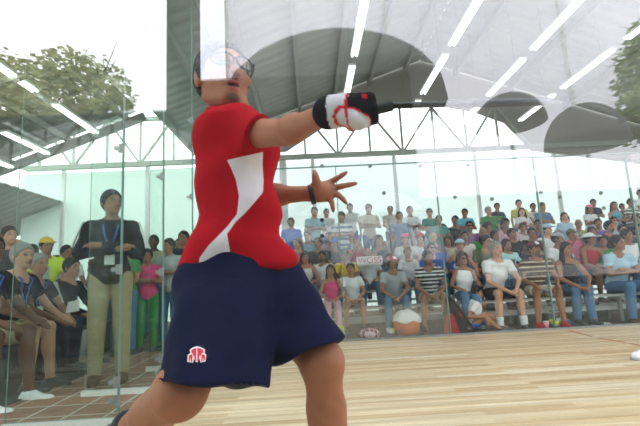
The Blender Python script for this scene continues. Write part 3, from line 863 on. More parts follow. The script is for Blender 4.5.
        F.ell(hp((0, 0.02, 0.0)), S((0.083, 0.10, 0.08)), 0.01*s, HR, [(hp((0, 0.0, 0.03)), HR@np.array((0, 0, 1.0))), (hp((0, 0.0, 0.0)), HR@np.array((0, -1.0, 0))), (hp((0, 0, -0.045)), HR@np.array((0, 0, -1.0)))])
        V, Q = F.surface()
        if len(V): mesh_np('hair', V, Q, M['hair'], root, np.tile(hcx, (len(V), 1)))
    if cap:
        style, cc = cap[0], cap[1]
        F = Field(hc-S((0.3, 0.3, 0.2)), hc+S((0.3, 0.3, 0.25)), h*0.85)
        F.ell(hp((0, 0.012, 0.035)), S((0.095, 0.113, 0.098)), 0.0, HR, (hp((0, 0, 0.045)), HR@np.array((0, 0.12, -1.0))))
        if style == 'cap': F.ell(hp((0, -0.115, 0.05)), S((0.075, 0.085, 0.012)), 0.01*s, HR)
        if style == 'hat': F.ell(hp((0, -0.01, 0.045)), S((0.18, 0.20, 0.014)), 0.02*s, HR)
        V, Q = F.surface(); col = np.tile(np.array(C[cc]), (len(V), 1))
        if len(cap) > 2:
            Lv = ((V-hc)/s)@HR; col[(np.abs(Lv[:, 0]) < 0.035) & (Lv[:, 1] < -0.05) & (Lv[:, 2] > 0.07)] = C[cap[2]]
        mesh_np('cap' if style != 'hat' else 'sun_hat', V, Q, M['cloth'], root, col)
    if glasses:
        F = Field(hc-S((0.15, 0.15, 0.1)), hc+S((0.15, 0.15, 0.1)), h*0.6)
        for q in (-1, 1):
            F.ell(hp((q*0.034, -0.094, 0.016)), S((0.031, 0.012, 0.021)), 0.006*s, HR)
            F.cone(hp((q*0.066, -0.086, 0.02)), hp((q*0.083, 0.0, 0.016)), 0.007*s, 0.007*s, 0.004*s)
        F.cone(hp((-0.01, -0.1, 0.02)), hp((0.01, -0.1, 0.02)), 0.008*s, 0.008*s, 0.004*s)
        V, Q = F.surface()
        mesh_np('sunglasses', V, Q, M['black'], root)
    if lanyard:
        bm = bmesh.new()
        yb = S(ch)[1]-(0.105+o+0.012)*s
        for q in (-1, 1):
            tube(bm, [S(nk)+S((q*0.06, 0.0, 0.0)), S(nk)+S((q*0.062, -0.085, -0.05)), np.array((q*0.045*s, yb-0.004*s, S(ch)[2]+0.02*s)), np.array((0.0, yb-0.012*s, S(ch)[2]-0.13*s))], 0.008*s, 6)
        obj('lanyard', bm, M['lanyard'], root, True)
        bm = bmesh.new(); box(bm, -0.04*s, 0.04*s, yb-0.022*s, yb-0.014*s, S(ch)[2]-0.25*s, S(ch)[2]-0.13*s)
        obj('badge', bm, M['white_metal'], root)
    if extras: extras(root, dict(S=S, hp=hp, sh=sh, el=el, wr=wr, ch=ch, nk=nk, s=s, hand=hand, z0=z0, h=h, V=None))
    return root
M['lanyard'] = mat('lanyard_blue', srgb(40, 96, 200), 0.7)

# ------------------------------------------------------------------ bleachers
ROW_Y = lambda r: 7.15 + 0.74*r
SEAT = lambda r: 0.45 + 0.235*r
BX0, BX1 = -1.9, 8.6
for r in range(6):
    lab = ['front', 'second', 'third', 'fourth', 'fifth', 'topmost'][r]
    t = tag(empty('bleacher_bench', (0, ROW_Y(r), 0)), '%s aluminium bleacher bench under the seated crowd' % lab, 'bench', 'bleacher benches')
    z = SEAT(r)
    bm = bmesh.new(); box(bm, BX0, BX1, -0.17, 0.13, z-0.06, z-0.022); obj('seat_plank', bm, M['alu'], t)
    bm = bmesh.new()
    if r > 0: box(bm, BX0, BX1, -0.58, -0.30, z-0.48, z-0.452)
    else: box(bm, BX0, BX1, 0.02, 0.07, 0.16, 0.24)
    obj('foot_plank', bm, M['alu'], t)
    for X in np.arange(BX0+0.2, BX1, 1.7):
        bm = bmesh.new(); bar(bm, (X, 0, -0.02), (X, 0, z-0.06), 0.05); obj('leg', bm, M['steel'], t)
        if r > 0:
            bm = bmesh.new(); bar(bm, (X, -0.44, -0.02), (X, -0.44, z-0.48), 0.05); obj('leg', bm, M['steel'], t)

def seat(px, py, r, label, s=None, **kw):
    """someone seated on bench r with the head centre at the pixel"""
    Y = ROW_Y(r); p = at(px, py, Y-0.1); z = SEAT(r)
    s = min(1.12, max(0.80, (p.z-z)/0.735)) if s is None else s
    kw.setdefault('h', 0.0135 if r < 1 else (0.016 if r < 2 else 0.0185))
    kw.setdefault('head', (rng.uniform(-0.75, -0.1), rng.uniform(-0.05, 0.12)))
    kw.setdefault('lean', rng.uniform(0.05, 0.2))
    return person((p.x, Y, z), rng.uniform(-0.15, 0.15) if 'yaw' not in kw else kw.pop('yaw'), 'sit', label, s=s, **kw)

def stand(px, py, r, label, **kw):
    Y = ROW_Y(r)-0.44; zf = SEAT(r)-0.452 if r > 0 else 0
    if 'Y' in kw: Y = kw.pop('Y'); zf = kw.pop('zf', -0.02)
    p = at(px, py, Y)
    s = min(1.15, max(0.62, (p.z-zf)/1.60))
    kw.setdefault('h', 0.0175); kw.setdefault('lean', 0.03); kw.setdefault('arms', rng.choice(['cross', 'down', 'down', 'cross', 'clasp']))
    kw.setdefault('head', (rng.uniform(-0.6, 0.1), rng.uniform(-0.05, 0.1)))
    return person((p.x, Y, zf), rng.uniform(-0.2, 0.2) if 'yaw' not in kw else kw.pop('yaw'), 'stand', label, s=s, **kw)
# ------------------------------------------------------------------ the crowd
def held(make):
    return make
# --- front bench
seat(331, 280, 0, 'little girl in a hot pink top and patterned leggings on the front bench', shirt='hotpink', sleeve=0, pants='lpink', hstyle='long', hair='b', female=True, s=0.80, head=(-0.2, 0.05), arms='lap', panel=('yoke', 'hotpink', 9), shoes='grey')
seat(351, 276, 0, 'small boy in an oversized white t-shirt on the front bench beside the girl in pink', shirt='white', pants='white', legs='short', s=0.82, head=(-0.3, 0.0), arms='clasp', shoes='dgrey')
seat(392, 263, 0, 'man in grey polo shirt, jeans and red and white cap on the front bench', shirt='grey', pants='jean', shoes='white', cap=('cap', 'red', 'white'), arms='clasp', head=(0.55, 0.05), lean=0.16, skin='b')
seat(428, 258, 0, 'man in black and white striped shirt and cream shorts on the front bench', shirt='black', stripes=('white', .062, .45), pants='cream', legs='short', arms='clasp', head=(0.45, 0.1), skin='b', lean=0.18, shoes='dgrey')
seat(493, 255, 0, 'grey-haired man in white polo and black shorts, hands clasped, front bench', shirt='white', pants='black', legs='short', hair='g', skin='c', arms='clasp', head=(0.15, 0.0), lean=0.2, panel=None, shoes='dgrey', socks='white', s=1.08)
seat(535, 258, 0, 'man in brown and white striped polo, cream shorts and maroon cap on the front bench', shirt='brown', stripes=('tan', .075, .28), pants='cream', legs='short', cap=('cap', 'maroon', 'white'), arms='knees', head=(0.4, 0.0), skin='b', beard=True, shoes='red', s=1.05)
seat(564, 256, 0, 'young woman with long black hair in black tank top and jeans on the front bench', shirt='black', sleeve=0, pants='jean', hstyle='long', female=True, arms='clasp', head=(0.3, 0.0), skin='b', lean=0.18, shoes='dgrey', s=1.0)
seat(615, 247, 0, 'man in light blue polo and jeans with folded arms, right end of front bench', shirt='lblue', pants='jean', arms='cross', head=(0.6, 0.0), skin='b', shoes='brown', s=1.08)
seat(652, 243, 0, 'person in pale teal shirt and jeans cut off by the right edge, front bench', shirt='cyan', pants='jean', arms='lap', shoes='brown')
# boy sitting on the ground
p = at(470, 332, 6.85)
boy = person((p.x, 6.80, -0.02), 1.15, 'sit', 'boy in white t-shirt sitting on the ground before the front bench, seen from behind', s=0.82, h=0.0135, shirt='white', pants='blue', legs='short', arms='floor', head=(0.1, 0.2), lean=0.16, group='people on the ground')
# --- second bench
seat(305, 263, 1, 'woman with long black hair in a white vest top beside the player\'s shorts', shirt='white', sleeve=0, hstyle='long', female=True, s=0.86, head=(0.2, 0.25), pants='black')
seat(323, 261, 1, 'young man in white t-shirt with a moustache smiling behind the girl in pink', shirt='white', s=0.86, beard=True, head=(-0.1, 0.1), skin='b')
seat(345, 262, 1, 'man in bright yellow shirt bowing his head behind the small boy', shirt='yellow', s=0.86, head=(0.1, 0.45), lean=0.26, skin='b')
seat(369, 260, 1, 'shaven-headed man in white and blue jersey with a black strap across it', shirt='white', panel=('yoke', 'blue', 0.49), hstyle='bald', s=0.88, skin='b', head=(0.2, 0.0))
seat(407, 253, 1, 'woman with short brown hair and white blouse between grey polo and striped shirt', shirt='white', hair='r', female=True, head=(0.0, 0.05), skin='b')
seat(431, 249, 1, 'man in sunglasses and blue shirt just behind the black and white striped shirt', shirt='blue', glasses=True, head=(0.2, 0.0), skin='c', panel=('chest', 'lpink', 0.05, 0.2))
seat(457, 246, 1, 'woman in pale blue cap and dark tank top waving a blue and white fan', shirt='navy', sleeve=0, cap=('cap', 'lblue'), female=True, head=(-0.5, 0.0), skin='a', arms='knees')
seat(463, 258, 0, 'woman with big brown hair, sunglasses and white vest top left of the white polo', shirt='white', sleeve=0, hstyle='big', hair='b', glasses=True, female=True, head=(0.3, 0.0), skin='b', s=0.90, lean=0.1)
seat(485, 246, 1, 'dark-haired man in olive t-shirt looking right, behind the white polo', shirt='olive', head=(0.7, 0.1), skin='a', s=1.02)
seat(507, 245, 1, 'young man in pale teal t-shirt with dark print, arms folded', shirt='cyan', panel=('chest', 'dgrey', 0.10, 0.2), head=(0.4, 0.0), skin='b', arms='cross')
seat(526, 246, 1, 'person in dark hood and navy top between the teal t-shirt and the striped polo', shirt='navy', skin='d', cap=('dome', 'black'), head=(0.1, 0.05))
seat(557, 242, 1, 'man in white t-shirt and soft grey hat behind the woman in black tank top', shirt='white', cap=('dome', 'grey'), skin='b', head=(0.7, 0.1), s=1.0)
seat(587, 246, 1, 'woman in white sun hat and red vest top behind the front bench', shirt='red', sleeve=0, cap=('hat', 'white'), female=True, head=(0.8, 0.0), skin='b', arms='clasp', legs='short', pants='navy', s=0.95)
seat(628, 240, 1, 'man in plain white t-shirt just behind the light blue polo', shirt='white', head=(0.5, 0.05), skin='b', s=1.0)
seat(604, 246, 1, 'spectator in green, white and yellow top between sun hat and light blue polo', shirt='green', panel=('chest', 'white', 0.06, 0.2), skin='b', s=0.88)
# --- third bench
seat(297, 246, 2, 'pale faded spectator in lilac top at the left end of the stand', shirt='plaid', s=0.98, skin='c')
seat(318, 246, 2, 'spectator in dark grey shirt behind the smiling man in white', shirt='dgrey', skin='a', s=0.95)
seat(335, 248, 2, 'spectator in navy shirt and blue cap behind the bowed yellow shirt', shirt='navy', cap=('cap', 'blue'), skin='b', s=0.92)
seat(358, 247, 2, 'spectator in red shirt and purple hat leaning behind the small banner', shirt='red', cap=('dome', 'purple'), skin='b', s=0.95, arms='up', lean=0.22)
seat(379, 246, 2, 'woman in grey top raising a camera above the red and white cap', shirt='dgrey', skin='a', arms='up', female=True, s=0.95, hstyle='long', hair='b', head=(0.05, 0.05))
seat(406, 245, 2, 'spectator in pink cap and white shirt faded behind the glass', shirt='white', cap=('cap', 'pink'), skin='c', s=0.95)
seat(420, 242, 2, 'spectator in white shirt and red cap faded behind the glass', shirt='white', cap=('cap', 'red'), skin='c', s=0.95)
seat(433, 241, 2, 'balding grey man in pale shirt above the sunglasses and blue shirt', shirt='plaid', hstyle='bald', hair='g', skin='c', s=0.95)
seat(449, 241, 2, 'woman in sand coloured top beside the balding grey man', shirt='tan', skin='b', female=True, hair='b', hstyle='big')
seat(464, 237, 2, 'dark-haired woman in white sleeveless blouse above the pale blue cap', shirt='offwhite', sleeve=0.3, skin='b', female=True, head=(-0.1, 0))
seat(484, 233, 2, 'bald man in green polo shirt in the middle of the stand', shirt='green', hstyle='bald', hair='k', skin='b', head=(-0.1, 0))
seat(496, 241, 2, 'man in red shirt half hidden behind the olive and teal t-shirts', shirt='red', skin='b', s=0.92, head=(0.5, 0))
seat(511, 234, 2, 'woman with pulled back hair and black top below the pink shirt', shirt='black', skin='b', female=True, head=(0.2, 0))
seat(531, 240, 2, 'spectator with brown hair in dark red top behind the maroon cap', shirt='maroon', skin='b', s=0.93)
seat(548, 236, 2, 'man in light blue cap and white shirt behind the striped polo', shirt='white', cap=('cap', 'lblue'), skin='c', s=1.02, head=(0.4, 0))
seat(572, 234, 2, 'woman in dark cap and pink top holding her phone', shirt='pink', cap=('cap', 'olive'), skin='b', female=True, arms='up', head=(0.2, 0.1))
seat(591, 232, 2, 'spectator with dark hair and grey shirt right of the pink top', shirt='dgrey', skin='b')
seat(606, 229, 2, 'bearded man in black shirt above the light blue polo', shirt='black', beard=True, skin='a', head=(0.1, 0.1), s=1.0)
seat(620, 236, 2, 'woman with pulled back hair and white shirt by the black shirt', shirt='white', skin='c', female=True, s=0.9)
seat(634, 230, 2, 'man in dark patterned shirt near the right edge of the third bench', shirt='dgrey', panel=('plaid', 'shadow'), skin='b')
seat(650, 231, 2, 'spectator in blue top cut off at the right edge of the third bench', shirt='blue', skin='b')
# --- fourth bench
seat(443, 237, 3, 'woman in beige strap top left of the white blouse', shirt='tan', sleeve=0, skin='b', female=True, s=0.95)
seat(453, 226, 4, 'youngster in dark top holding a green phone', shirt='black', skin='b', s=0.98)
seat(468, 227, 3, 'man in sunglasses and purple plaid shirt', shirt='plaid', panel=('plaid', 'purple'), glasses=True, skin='b')
seat(488, 228, 3, 'dark-haired woman in white top behind the bald man in green', shirt='white', skin='b', female=True, head=(0.5, 0), hstyle='big', hair='k')
seat(505, 224, 3, 'man in pale pink shirt looking down', shirt='lpink', skin='b', head=(0.1, 0.3))
seat(521, 228, 3, 'spectator in cream shirt behind the dark hood', shirt='offwhite', skin='a')
seat(538, 230, 3, 'spectator in blue shirt lifting a camera', shirt='blue', skin='b', arms='up', s=0.95)
seat(562, 224, 3, 'spectator in light plaid shirt and dark cap left of the green top', shirt='lblue', panel=('plaid', 'lpink'), cap=('cap', 'navy'), skin='c', s=1.02)
seat(578, 224, 3, 'bald spectator in yellow-green patterned top', shirt='green', panel=('plaid', 'lyellow'), hstyle='bald', hair='k', skin='a')
seat(595, 224, 3, 'woman in purple and pink top below the pink headband', shirt='purple', panel=('chest', 'hotpink', 0.07, 0.25), skin='b', female=True)
seat(613, 222, 3, 'woman in sunglasses and pale blue top below the woman with loose long hair', shirt='lblue', glasses=True, skin='c', female=True)
seat(632, 220, 3, 'spectator in black shirt below the green striped polo', shirt='black', skin='b')
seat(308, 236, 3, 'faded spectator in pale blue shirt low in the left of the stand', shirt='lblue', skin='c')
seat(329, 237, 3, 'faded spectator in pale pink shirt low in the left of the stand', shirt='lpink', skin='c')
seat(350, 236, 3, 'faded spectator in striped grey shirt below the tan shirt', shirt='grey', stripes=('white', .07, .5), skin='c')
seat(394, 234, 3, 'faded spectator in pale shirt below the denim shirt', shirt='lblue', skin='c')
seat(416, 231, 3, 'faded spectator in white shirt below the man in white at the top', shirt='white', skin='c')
# --- standing at the top
stand(291, 223, 3, 'standing spectator in blue shirt at the far left of the top row', shirt='blue', skin='b')
stand(314, 212, 4, 'standing man in pale cyan shirt at the left of the top row', shirt='cyan', skin='a')
stand(326, 213, 5, 'standing man in white shirt behind the pale cyan shirt', shirt='white', skin='a')
stand(341, 217, 3, 'standing man in wide striped shirt under the player\'s open hand', shirt='denim', stripes=('white', .13, .5), skin='a')
stand(350, 208, 5, 'standing man in white t-shirt under the player\'s open hand', shirt='white', skin='a')
stand(368, 209, 4, 'standing man in tan checked shirt in the top row', shirt='tan', panel=('plaid', 'offwhite'), skin='a')
stand(390, 210, 5, 'standing man in pale shirt left of the denim shirt', shirt='offwhite', skin='a')
stand(399, 217, 3, 'standing man in denim shirt in the hazy part of the stand', shirt='denim', skin='a')
stand(409, 211, 4, 'standing man in white tee right of the denim shirt', shirt='white', skin='a', arms='cross')
stand(429, 213, 4, 'standing woman in teal top beside the glass seam', shirt='dteal', skin='c', female=True)
stand(438, 220, 3, 'standing spectator in dark green top just right of the woman in teal', shirt='dteal', skin='b')
stand(464, 213, 4, 'standing man in bright turquoise shirt in the top row', shirt='teal', skin='b', head=(-0.5, 0))
stand(488, 211, 4, 'standing grey-haired man in green t-shirt', shirt='green', hair='g', skin='c', head=(0.3, 0))
stand(496, 207, 5, 'standing man in dark green polo behind the grey-haired man', shirt='navy', panel=('chest', 'green', 0.3, 0.1), skin='b')
stand(518, 204, 5, 'standing person in yellow shirt', shirt='lyellow', skin='c')
stand(521, 212, 4, 'standing woman in red and white top before the yellow shirt', shirt='white', panel=('chest', 'red', 0.06, 0.2), skin='c', female=True, hstyle='long')
stand(532, 207, 5, 'standing man with dark hair half hidden behind the grey t-shirt', shirt='offwhite', skin='b')
stand(541, 207, 4, 'standing man in blue-grey t-shirt with folded arms', shirt='denim', arms='cross', skin='a', head=(0.1, 0))
stand(563, 217, 3, 'standing spectator in pale lilac shirt beside the blue-grey t-shirt', shirt='lblue', skin='c')
stand(592, 203, 5, 'standing man in dark navy t-shirt behind the pink headband', shirt='navy', skin='b')
stand(588, 209, 4, 'standing woman in pink headband and white shirt', shirt='white', skin='b', female=True, hstyle='long', cap=('dome', 'pink'))
stand(613, 206, 4, 'standing woman with loose long brown hair and blue tank top', shirt='teal', sleeve=0, skin='a', female=True, hstyle='long', hair='b')
stand(621, 207, 5, 'standing dark-haired youngster between long hair and striped polo', shirt='black', skin='b')
stand(629, 203, 4, 'standing man in green and white striped polo', shirt='olive', stripes=('white', .09, .3), skin='b')
stand(639, 194, 5, 'standing man in white shirt at the right edge of the top row', shirt='white', skin='b')
# --- people behind the side wall, left of the player
LG = 'people behind the side glass wall'
stand(155, 222, 3, 'man with folded arms in beige shirt seen through the side wall left of the player', shirt='tan', arms='cross', skin='d', Y=8.6, group=LG, head=(0.2, 0))
stand(181, 217, 3, 'standing spectator in blue shirt seen beside the player\'s back', shirt='denim', skin='b', Y=9.4, group=LG)
stand(184, 226, 3, 'spectator in purple and blue shirt close behind the player\'s back', shirt='purple', panel=('yoke', 'navy', 0.4), skin='b', Y=8.2, group=LG)
stand(137, 226, 3, 'dark-haired spectator in black top behind the official\'s folded arms', shirt='black', skin='d', Y=8.0, group=LG)
stand(197, 219, 3, 'spectator in teal shirt partly hidden by the player\'s back', shirt='teal', skin='b', Y=9.2, group=LG)
stand(170, 246, 3, 'spectator in grey t-shirt low beside the player\'s back', shirt='grey', skin='b', Y=6.9, group=LG)
stand(148, 256, 3, 'spectator in pink shirt low behind the side glass', shirt='hotpink', pants='green', skin='b', Y=6.6, group=LG)  # a modelled figure in place of the pink girl's mirror image
stand(126, 250, 3, 'spectator in green shirt right behind the official', shirt='green', skin='b', Y=6.3, group=LG)
stand(104, 248, 3, 'spectator in maroon shirt behind the official\'s elbow', shirt='maroon', skin='d', Y=7.0, group=LG)
def stripes_on_sleeve(root, k):
    s = k['s']
    for i in (0, 1):
        bm = bmesh.new()
        a, b = k['S'](k['sh'][i]), k['S'](k['el'][i]); q = -1 if i == 0 else 1
        for off in (-0.022, 0.0, 0.022):
            o_ = np.array((q*0.074*s, off*s, 0.03*s))
            tube(bm, [a+o_*0.8+np.array((0, 0, 0.03*s)), a*0.6+b*0.4+o_, a*0.1+b*0.9+o_*0.92], 0.0075*s, 6)
        obj('sleeve_stripe', bm, M['white_metal'], root, True)
# the seats at the left: a bench running away from the camera
LB = tag(empty('spectator_bench', (-3.25, 4.7, 0)), 'dark bench under the seated people at the left edge', 'bench')
bm = bmesh.new(); box(bm, -0.2, 0.16, -1.5, 2.2, 0.40, 0.445); obj('seat', bm, M['black'], LB)
for y in (-1.4, 0.3, 2.1):
    bm = bmesh.new(); box(bm, -0.16, 0.12, y-0.03, y+0.03, 0, 0.40); obj('leg', bm, M['black'], LB)
LS = 'seated people at the left edge'
def left_seat(px, py, X, label, zs=0.47, **kw):
    d = at(px, py, 1.0)-CAM; P = CAM + d*((X+kw.get('lean', 0.2)+0.02-CAM.x)/d.x)
    s = min(1.15, max(0.75, (P.z-zs)/0.735))
    kw.setdefault('h', 0.0125); kw.setdefault('lean', 0.2); kw.setdefault('head', (-0.25, 0.05))
    return person((X, P.y, zs), kw.pop('yaw', 1.45), 'sit', label, s=s, group=LS, **kw)
left_seat(22, 257, -3.20, 'grey-haired woman in black polo with blue lanyard, hands on bare knees, at the left', shirt='black', pants='khaki', legs='short', hair='g', skin='c', arms='knees', lanyard=True, female=True, shoes='dgrey')
left_seat(40, 265, -3.36, 'man in black polo with blue lanyard, jeans and flip-flops at the left', shirt='black', pants='navy', hair='g', skin='a', arms='clasp', lanyard=True, shoes='black', lean=0.24)
left_seat(73, 268, -3.24, 'young man in black track jacket with white sleeve stripes holding a paper', shirt='black', sleeve=1, pants='navy', skin='a', arms='clasp', head=(-0.1, 0.1), lean=0.22, extras=stripes_on_sleeve)
left_seat(-10, 250, -3.10, 'dark-skinned person in black shirt with blue lanyard cut off by the left edge', shirt='black', pants='khaki', legs='short', skin='d', arms='knees', lanyard=True, shoes='white')
def left_stand(px, py, Y, label, **kw):
    p = at(px, py, Y); s = min(1.12, max(0.75, p.z/1.60))
    kw.setdefault('h', 0.015); kw.setdefault('lean', 0.04); kw.setdefault('head', (0.3, 0.05))
    return person((p.x, Y, 0.0), kw.pop('yaw', 0.7), 'stand', label, s=s, group=LS, **kw)
left_stand(9, 236, 6.0, 'tall brown-haired man in dark shirt standing behind the seats at the left edge', shirt='dgrey', skin='c', hair='b')
left_stand(17, 247, 6.5, 'balding man in dark top standing behind the grey-haired woman', shirt='black', hstyle='bald', hair='k', skin='c')
left_stand(46, 246, 6.0, 'steward in bright yellow-green safety vest and yellow cap standing at the left', shirt='lime', panel=('chest', 'grey', 0.035, 0.05), cap=('cap', 'yellow'), skin='b')
left_stand(66, 253, 6.4, 'person in white shirt with blue lanyard standing behind the track jacket', shirt='white', skin='b', lanyard=True)
left_stand(32, 252, 7.0, 'spectator in dark brown top between balding man and yellow vest', shirt='brown', skin='d')
left_stand(56, 262, 7.2, 'spectator in dark blue top behind the yellow vest', shirt='navy', skin='d')
# the official standing outside the side wall
left_stand(113, 186, 4.42, 'official in black jacket with white sleeve stripes and khaki trousers, arms folded, outside the glass', shirt='black', sleeve=1, pants='khaki', skin='b', arms='cross', lanyard=True, head=(0.5, 0.0), extras=stripes_on_sleeve, yaw=0.35, shoes='brown')
# ------------------------------------------------------------------ the player
A = at
def loft(F, lv, k=0.02, e=2.3):
    """lv: rows (z, cx, cy, a, b); elliptical sections stacked in z"""
    lv = sorted(lv); z = np.array([q[0] for q in lv]); P_ = np.array([q[1:] for q in lv])
    lo = (P_[:, 0]-P_[:, 2]).min(), (P_[:, 1]-P_[:, 3]).min(), z[0]; hi = (P_[:, 0]+P_[:, 2]).max(), (P_[:, 1]+P_[:, 3]).max(), z[-1]
    sl, X, Y, Z = F._sub(lo, hi, k+4*F.h)
    cx, cy, a, b = [np.interp(Z, z, P_[:, i]) for i in range(4)]
    q = (np.abs((X-cx)/a)**e+np.abs((Y-cy)/b)**e)**(1/e)
    d = (q-1)*np.minimum(a, b)
    d = np.maximum(d, np.maximum(z[0]-Z, Z-z[-1]))
    F._put(sl, d, k)
def levels(rows, Y, dz=0.0, shrink=0.0):
    out = []
    for y, xl, xr, b, *yy in rows:
        Yc = Y + (yy[0] if yy else 0)
        l, r = A(xl, y, Yc), A(xr, y, Yc)
        out.append(((l.z+r.z)/2+dz, (l.x+r.x)/2, Yc, (r.x-l.x)/2-shrink, b-shrink))
    return out
TY = 1.50
TORSO = [(117,212,246,.09), (120,207,252,.13), (125,202,260,.175), (132,199,268,.20), (150,197,278,.195), (165,197,277,.185), (185,197,274,.175), (200,198,277,.165), (215,200,282,.165),
         (230,197,284,.17), (245,191,288,.175), (262,183,292,.18), (286,176,294,.185)]
Rsh, Rel, Rwr = A(237,134,1.42), A(284,132.5,1.22), A(327,113.5,1.02)
Lsh, Lel, Lwr = A(252,138,1.66), A(247,197,1.72), A(310,193.5,1.62)
Rhip, Rkn, Ran = A(226,300,1.42), A(181,392,1.17), A(128,428,1.52)
Lhip, Lkn, Lan = A(270,296,1.58), A(322,362,1.36), A(337,523,1.42)
HC = np.array(A(223,80,1.46)); HRp = rot_z(0.55)@rot_x(-0.02)
HS = 1.12
hp = lambda p: HC + HRp@(np.array(p, float)*HS)
h = 0.0052
F = Field((-1.05, 0.90, -0.02), (0.34, 2.0, 1.95), h)
loft(F, levels(TORSO, TY, shrink=0.034), 0.0)
loft(F, levels([(262,196,280,.13), (285,192,290,.14), (310,196,294,.13)], TY), 0.05)
F.cone(A(232,122,1.50), HC+np.array((0, 0.015, -0.06)), 0.066, 0.060, 0.04)
F.cone(Rsh, A(240,118,1.5), 0.055, 0.05, 0.05); F.cone(Lsh, A(240,124,1.56), 0.055, 0.05, 0.05)
# right arm
F.cone(Rsh, Rel, 0.054, 0.040, 0.02)
F.cone(Rel, Rwr, 0.037, 0.026, 0.012); F.ell(np.array(Rel)*0.75+np.array(Rwr)*0.25, (0.042, 0.044, 0.038), 0.03)
# left arm
F.cone(Lsh, Lel, 0.052, 0.044, 0.02); F.cone(Lel, Lwr, 0.046, 0.029, 0.012); F.ell(np.array(Lel)*0.62+np.array(Lwr)*0.38, (0.08, 0.044, 0.050), 0.03)
# left open hand, palm to the camera
PL = 1.615
F.cone(Lwr, A(322,191,PL), 0.028, 0.036, 0.012); F.cone(A(321,189,PL), A(330,187,PL), 0.026, 0.018, 0.015); F.cone(A(319,196,PL), A(330,197,PL), 0.026, 0.017, 0.015); F.cone(A(326,192,PL), A(333,191,PL), 0.022, 0.016, 0.012)
def finger(F, pts, r, k=0.005):
    for i in range(len(pts)-1): F.cone(pts[i], pts[i+1], r[i], r[i+1], k)
finger(F, [A(327,183.5,PL), A(336,179,PL-.012), A(342,175.3,PL-.02), A(346.5,172.2,PL-.022)], (0.0125, 0.0105, 0.0092, 0.0076), 0.008)
finger(F, [A(331,188.5,PL), A(342,186.3,PL-.014), A(349.5,184.6,PL-.022), A(356,183.4,PL-.022)], (0.0125, 0.0108, 0.0094, 0.0078), 0.008)
finger(F, [A(331.5,193.5,PL), A(338.5,195,PL-.014), A(343,199,PL-.02), A(346.4,203.4,PL-.018)], (0.012, 0.010, 0.0088, 0.0074), 0.008)
finger(F, [A(329,198,PL), A(332,203,PL-.014), A(332.8,207.5,PL-.02), A(333.4,211.6,PL-.018)], (0.011, 0.0092, 0.008, 0.0066), 0.008)
finger(F, [A(314,188,PL-.01), A(316.5,182,PL-.026), A(315.4,176,PL-.03), A(314.6,171.4,PL-.026)], (0.020, 0.0135, 0.0112, 0.0085), 0.012)
# right hand closed on the racket handle
RY = 1.0
H0, H1 = A(332,120,1.03), A(392,105.5,1.02)
ax = (np.array(H1)-np.array(H0)); ax /= np.linalg.norm(ax)
toc = np.array((0, -1.0, 0)); toc -= ax*(toc@ax); toc /= np.linalg.norm(toc)
upv = np.cross(toc, ax); upv = upv if upv[2] > 0 else -upv
F.cone(Rwr, A(346,110,RY+.01), 0.029, 0.036, 0.012); F.ell(A(352,110,RY+.02), (0.040, 0.030, 0.034), 0.02)
HAND = []
for j in range(4):
    c_ = np.array(H0) + ax*(0.042+0.0195*j)
    L_ = (0.95, 1.0, 0.95, 0.85)[j]
    pts = [c_+upv*0.034-toc*0.006, c_+upv*0.026*L_+toc*0.028*L_, c_-upv*0.010+toc*0.034*L_, c_-upv*0.034*L_+toc*0.012, c_-upv*0.030*L_-toc*0.012]
    HAND.append(pts); finger(F, pts, (0.013, 0.0122, 0.0112, 0.010, 0.009), 0.006)
tp = [np.array(A(338,114,RY)), np.array(H0)+ax*0.02+toc*0.036-upv*0.004, np.array(H0)+ax*0.045+toc*0.040-upv*0.024, np.array(H0)+ax*0.066+toc*0.026-upv*0.036]
finger(F, tp, (0.020, 0.0155, 0.0135, 0.0105), 0.008)
# legs
F.cone(Rhip, Rkn, 0.088, 0.066, 0.03); F.cone(Rkn, Ran, 0.062, 0.040, 0.02)
m_ = np.array(Rkn)*0.62+np.array(Ran)*0.38; F.cone(m_+np.array((0.01, 0.02, 0)), m_*0.7+np.array(Ran)*0.3, 0.060, 0.046, 0.03)
F.ell(np.array(Rkn)+np.array((-0.01, -0.015, 0)), (0.055, 0.06, 0.058), 0.03)
F.cone(Lhip, Lkn, 0.090, 0.062, 0.03); F.cone(Lkn, Lan, 0.060, 0.040, 0.02)
m_ = np.array(Lkn)*0.7+np.array(Lan)*0.3; F.cone(m_+np.array((0, 0.025, 0)), m_*0.6+np.array(Lan)*0.4+np.array((0, 0.02, 0)), 0.060, 0.046, 0.03)
F.ell(np.array(Lkn)+np.array((0.0, -0.01, 0.0)), (0.060, 0.060, 0.066), 0.03)
RT = np.array(Ran)+np.array((-0.05, 0.02, -0.20))
F.cone(Ran, RT, 0.038, 0.034, 0.02); F.cone(Lan, np.array(Lan)+np.array((0.17, -0.03, -0.07)), 0.038, 0.03, 0.02)
